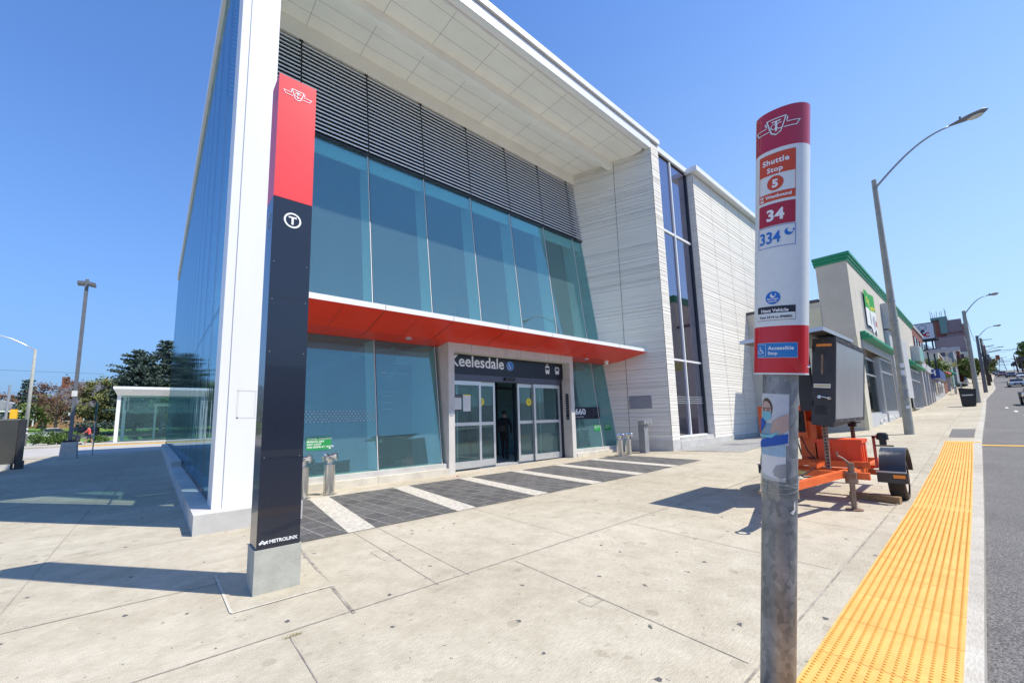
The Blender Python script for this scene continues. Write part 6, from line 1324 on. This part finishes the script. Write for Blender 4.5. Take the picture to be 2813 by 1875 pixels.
# houses
def house(name, lab, x0, x1, y0, y1, z0, ze, zr, wall, roof, ridge='x'):
    t = thing(name, lab, 'house', (x0, y0, z0)); mb = MB(); mb.box(x0, x1, y0, y1, z0 - .5, ze); mb.build('wall', wall, t)
    mb = MB(); e = .4
    if ridge == 'x': ym = (y0 + y1) / 2; vs = [(x0 - e, y0 - e, ze), (x1 + e, y0 - e, ze), (x1 + e, y1 + e, ze), (x0 - e, y1 + e, ze), (x0 - e + (x1 - x0) * .12, ym, zr), (x1 + e - (x1 - x0) * .12, ym, zr)]; fs = [(0, 1, 5, 4), (2, 3, 4, 5), (1, 2, 5), (3, 0, 4), (3, 2, 1, 0)]
    else: xm = (x0 + x1) / 2; vs = [(x0 - e, y0 - e, ze), (x1 + e, y0 - e, ze), (x1 + e, y1 + e, ze), (x0 - e, y1 + e, ze), (xm, y0 - e, zr), (xm, y1 + e, zr)]; fs = [(0, 4, 5, 3), (4, 1, 2, 5), (0, 1, 4), (2, 3, 5), (3, 2, 1, 0)]
    mb.add(vs, fs); mb.build('roof', roof, t)
    return t
h = house('bungalow', 'grey roofed bungalow at the far left with a gabled front', -26.5, -20.6, 130, 140, 2.4, 5.9, 8.0, MT['midgrey'], MT['roofgr'], 'y')
for x_ in (-25, -22.6): win(h, x_, x_ + 1.4, 130, 3.6, 5.2, fr=MT['sg_white'])
h = house('bungalow', 'tan brick bungalow with pale grey roof and white porch', -20.2, -14.8, 128, 138, 2.4, 5.7, 8.1, MT['house_brick'], MT['roofgr'])
win(h, -19.6, -18.2, 128, 3.3, 5.2, fr=MT['sg_white']); mb = MB(); mb.box(-24.5, -18.2, 126.4, 128, 5.45, 5.75); mb.box(-18.6, -18.4, 126.5, 126.7, 2.5, 5.5); mb.box(-19.7, -19.5, 126.5, 126.7, 2.5, 5.5); mb.box(-24, -18.4, 126.5, 126.6, 3.8, 4.0); mb.build('porch', MT['sg_white'], h)
h = house('brick_house', 'tall dark roofed brick house with chimney behind the reddish tree', -16.0, -5.5, 122, 136, 2.3, 6.0, 12.0, MT['house_brick'], MT['roofdk'])
mb = MB(); mb.box(-15.2, -14.2, 127, 128.2, 8, 12.8); mb.build('chimney', MT['brick3'], h)
for x_ in (-14, -11, -8): win(h, x_, x_ + 1.6, 122, 3.4, 5.2, fr=MT['sg_white'])
h = house('white_house', 'pale sided house seen through the bus shelter glass', -2.5, 12, 110, 122, 1.8, 6.5, 9.5, MT['ltgrey'], MT['roofdk'])
t = car(-8.3, 89.5, .05, MT['carb'], 'black car parked on the side road beyond the lawn edge', L_=4.3, H_=1.6, suv=True); t.location.z = .45; t['group'] = 'parked cars beyond the bus loop'
t = car(3.0, 90.0, .05, MT['carg'], 'dark car seen through the bus shelter glass', L_=4.4, H_=1.5); t.location.z = .5; t['group'] = 'parked cars beyond the bus loop'
t = car(-11.3, 90.0, .05, MT['carw'], 'white car parked left of the black one beside the slim lamp', L_=4.2, H_=1.4); t.location.z = .5; t['group'] = 'parked cars beyond the bus loop'
cable([(-40, 80, 10.2), (-6, 84, 9.6)], 'upper thin cable across the sky at far left', .02, .3)
cable([(-40, 90, 7.6), (-6, 92, 7.3)], 'lower thin cable in front of the far left spruce', .02, .3)
# ================================================================ PEOPLE
def figure(name, lab, loc, rotz, J, Rd, edges, mats, pick, group=None, sub=2):
    t = thing(name, lab, 'person', loc, rotz, group)
    names = list(J); me = bpy.data.meshes.new('b'); me.from_pydata([J[n] for n in names], [(names.index(a), names.index(b)) for a, b in edges], []); o = bpy.data.objects.new('b', me); COL.objects.link(o)
    md = o.modifiers.new('s', 'SKIN'); md.use_smooth_shade = True
    for i, n in enumerate(names): v = me.skin_vertices[0].data[i]; v.radius = Rd[n] if isinstance(Rd[n], tuple) else (Rd[n], Rd[n]); v.use_root = (n == 'pelvis')
    sb = o.modifiers.new('u', 'SUBSURF'); sb.levels = sub; sb.render_levels = sub
    dg = bpy.context.evaluated_depsgraph_get(); m2 = bpy.data.meshes.new_from_object(o.evaluated_get(dg)); bpy.data.objects.remove(o)
    m2.name = 'body'; m2.materials.clear()
    for m_ in mats: m2.materials.append(m_)
    for p in m2.polygons: p.material_index = pick(p.center); p.use_smooth = True
    b = bpy.data.objects.new('body', m2); COL.objects.link(b); b.parent = t
    return t
def std(armL, armR, stride=.10, lean=0.0, head=(0, 0)):
    J = {'pelvis': (0, 0, .95), 'waist': (lean * .3, 0, 1.10), 'chest': (lean * .7, 0, 1.32), 'neck': (lean, 0, 1.50), 'headb': (lean + .015 + head[0], 0, 1.58), 'headt': (lean + .02 + head[0], 0, 1.70)}
    Rd = {'pelvis': (.155, .12), 'waist': (.14, .11), 'chest': (.17, .12), 'neck': .058, 'headb': (.072, .082), 'headt': (.080, .092)}
    E_ = [('pelvis', 'waist'), ('waist', 'chest'), ('chest', 'neck'), ('neck', 'headb'), ('headb', 'headt')]
    for s, n, arm in ((1, 'L', armL), (-1, 'R', armR)):
        fx = stride * s
        J.update({'hip' + n: (0, .09 * s, .90), 'knee' + n: (fx * .6 + .03, .10 * s, .50), 'ank' + n: (fx, .10 * s, .09), 'toe' + n: (fx + .17, .115 * s, .035), 'sh' + n: (lean * .9, .185 * s, 1.43)})
        Rd.update({'hip' + n: .095, 'knee' + n: .062, 'ank' + n: .042, 'toe' + n: (.042, .028), 'sh' + n: .062})
        J['el' + n], J['wr' + n] = arm; Rd['el' + n] = .043; Rd['wr' + n] = .030
        el, wr = Vector(arm[0]), Vector(arm[1]); d_ = (wr - el).normalized(); J['ha' + n] = tuple(wr + d_ * .08); Rd['ha' + n] = (.038, .018)
        E_ += [('pelvis', 'hip' + n), ('hip' + n, 'knee' + n), ('knee' + n, 'ank' + n), ('ank' + n, 'toe' + n), ('chest', 'sh' + n), ('sh' + n, 'el' + n), ('el' + n, 'wr' + n), ('wr' + n, 'ha' + n)]
        for k in range(4):
            o_ = d_.orthogonal().normalized() * (.022 * (k - 1.5)); a = 'f%d%s' % (k, n); b = 'g%d%s' % (k, n); L_ = (.055, .065, .060, .048)[k]
            J[a] = tuple(Vector(J['ha' + n]) + d_ * L_ * .5 + o_); J[b] = tuple(Vector(J['ha' + n]) + d_ * L_ + o_ + Vector((.012, 0, -.010))); Rd[a] = .010; Rd[b] = .008; E_ += [('ha' + n, a), (a, b)]
        th = d_.cross(Vector((1, 0, 0))); th = th.normalized() if th.length > .1 else Vector((0, 0, 1)); J['th' + n] = tuple(wr + d_ * .06 + th * .045); Rd['th' + n] = .011; E_ += [('wr' + n, 'th' + n)]
    return J, Rd, E_
def face_bits(t, hz, lean):
    mb = MB()
    for s in (-1, 1): mb.box(lean + .095, lean + .104, s * .032 - .013, s * .032 + .013, hz + .005, hz + .016)
    mb.build('eyes', MT['txtd'], t, local=True)
    mb = MB(); mb.add([(lean + .098, -.012, hz - .035), (lean + .098, .012, hz - .035), (lean + .124, 0, hz - .032), (lean + .100, 0, hz + .008)], [(0, 1, 2), (0, 2, 3), (2, 1, 3)]); mb.build('nose', MT['skin'], t, local=True)
def hair(t, c, mt, r=.098, zlow=1.62):
    mb = MB(); n = 14; vs = []; m_ = 7
    for i in range(m_):
        a0 = -.45 + i / (m_ - 1) * (math.pi / 2 + .45)
        for j in range(n): a = 2 * math.pi * j / n; vs.append((c[0] - .012 + r * math.cos(a) * math.cos(a0) * 1.08, c[1] + r * math.sin(a) * math.cos(a0) * .95, c[2] + r * 1.15 * math.sin(a0)))
    mb.add(vs, [(i * n + j, i * n + (j + 1) % n, (i + 1) * n + (j + 1) % n, (i + 1) * n + j) for i in range(m_ - 1) for j in range(n) if not (i < 3 and (j in (0, 1, n - 1)))]); mb.build('hair', mt, t, local=True, smooth=True)
# commuter in the doorway, seen from behind
J, Rd, E_ = std(((.10, .26, 1.18), (.30, .20, 1.28)), ((.02, -.25, 1.15), (.20, -.20, 1.00)), .14, .03)
px, py = 9.62, 11.45
t = figure('person', 'person in dark clothes with a backpack walking in through the open doors', (px, py, .045), R(35), J, Rd, E_, [MT['cl_dark'], MT['skin'], MT['txtd']], lambda c: 1 if (c.z > 1.49 or (c.x > .16 and 1.0 < c.z < 1.4 and abs(c.y) > .17)) else (2 if c.z < .08 else 0))
hair(t, (.05, 0, 1.66), MT['hair']); face_bits(t, 1.64, .03)
q_ = Matrix.Rotation(R(35), 4, 'Z'); bp = thing('backpack', 'black backpack worn by the person in the doorway', 'backpack', Vector((px, py, .045)) + q_ @ Vector((-.19, 0, 1.0)), R(35))
mb = MB(); prf = [(-.08, 0), (.06, 0), (.075, .2), (.06, .42), (.0, .48), (-.06, .42), (-.11, .2)]
vs = [(a, -.15, b) for a, b in prf] + [(a, .15, b) for a, b in prf]; n = 7; mb.add(vs, [tuple(range(n)), tuple(range(n, 2 * n))[::-1]] + [(i + n, (i + 1) % n + n, (i + 1) % n, i) for i in range(n)]); mb.build('bag_body', MT['black'], bp, local=True)
mb = MB(); mb.box(-.15, -.10, -.10, .10, .03, .22); mb.build('front_pocket', MT['cabinet'], bp, local=True)
for s in (-1, 1): mb = MB(); mb.tube([(.06, s * .09, .42), (.18, s * .11, .47), (.29, s * .11, .40), (.30, s * .12, .2), (.08, s * .13, .05)], .014, 6); mb.build('strap', MT['black'], bp, local=True)
# walker with a pushchair by the bus shelter
J, Rd, E_ = std(((.28, .20, 1.18), (.48, .16, 1.05)), ((.28, -.20, 1.18), (.48, -.16, 1.05)), .26, .10)
t = figure('person', 'person in a coral shirt and dark shorts pushing a black pushchair', (-4.75, 58.9, 0), R(183), J, Rd, E_, [MT['cl_red'], MT['skin'], MT['cl_navy'], MT['txtd']], lambda c: 1 if c.z > 1.49 or (c.x > .3 and c.z > .9) or .1 < c.z < .55 else (3 if c.z <= .1 else (2 if c.z < 1.0 else 0))); t.scale = (1.1, 1.1, 1.1)
hair(t, (.12, 0, 1.66), MT['hair']); face_bits(t, 1.64, .10)
ps = thing('pushchair', 'black pushchair with its hood up pushed along the bus loop kerb', 'pushchair', (-5.75, 58.9, 0), R(183))
mb = MB(); vs = []; 
mb.ext([(-.35, .35), (.35, .35), (.45, .75), (.2, .70), (-.1, .75), (-.35, .6)], lambda u, v, k: (u, k, v), -.22, .22); mb.build('seat', MT['black'], ps, local=True)
mb = MB(); mb.ext([(-.38, .62), (-.1, .75), (.25, .95), (.05, 1.08), (-.25, 1.02), (-.4, .85)], lambda u, v, k: (u, k, v), -.24, .24); mb.build('hood', MT['cl_navy'], ps, local=True)
mb = MB()
for s in (-1, 1): mb.tube([(.4, s * .22, .12), (-.15, s * .22, .55), (-.62, s * .22, 1.10)], .02, 6); mb.tube([(-.4, s * .22, .12), (.2, s * .22, .6)], .02, 6)
mb.tube([(-.62, -.22, 1.1), (-.62, .22, 1.1)], .022, 6); mb.build('frame', MT['galv2'], ps, local=True)
for x_ in (-.4, .4):
    for s in (-1, 1): mb = MB(); mb.tube([(x_, s * .24, .13), (x_, s * .28, .13)], .13, 12); mb.build('wheel', MT['rubber'], ps, local=True)
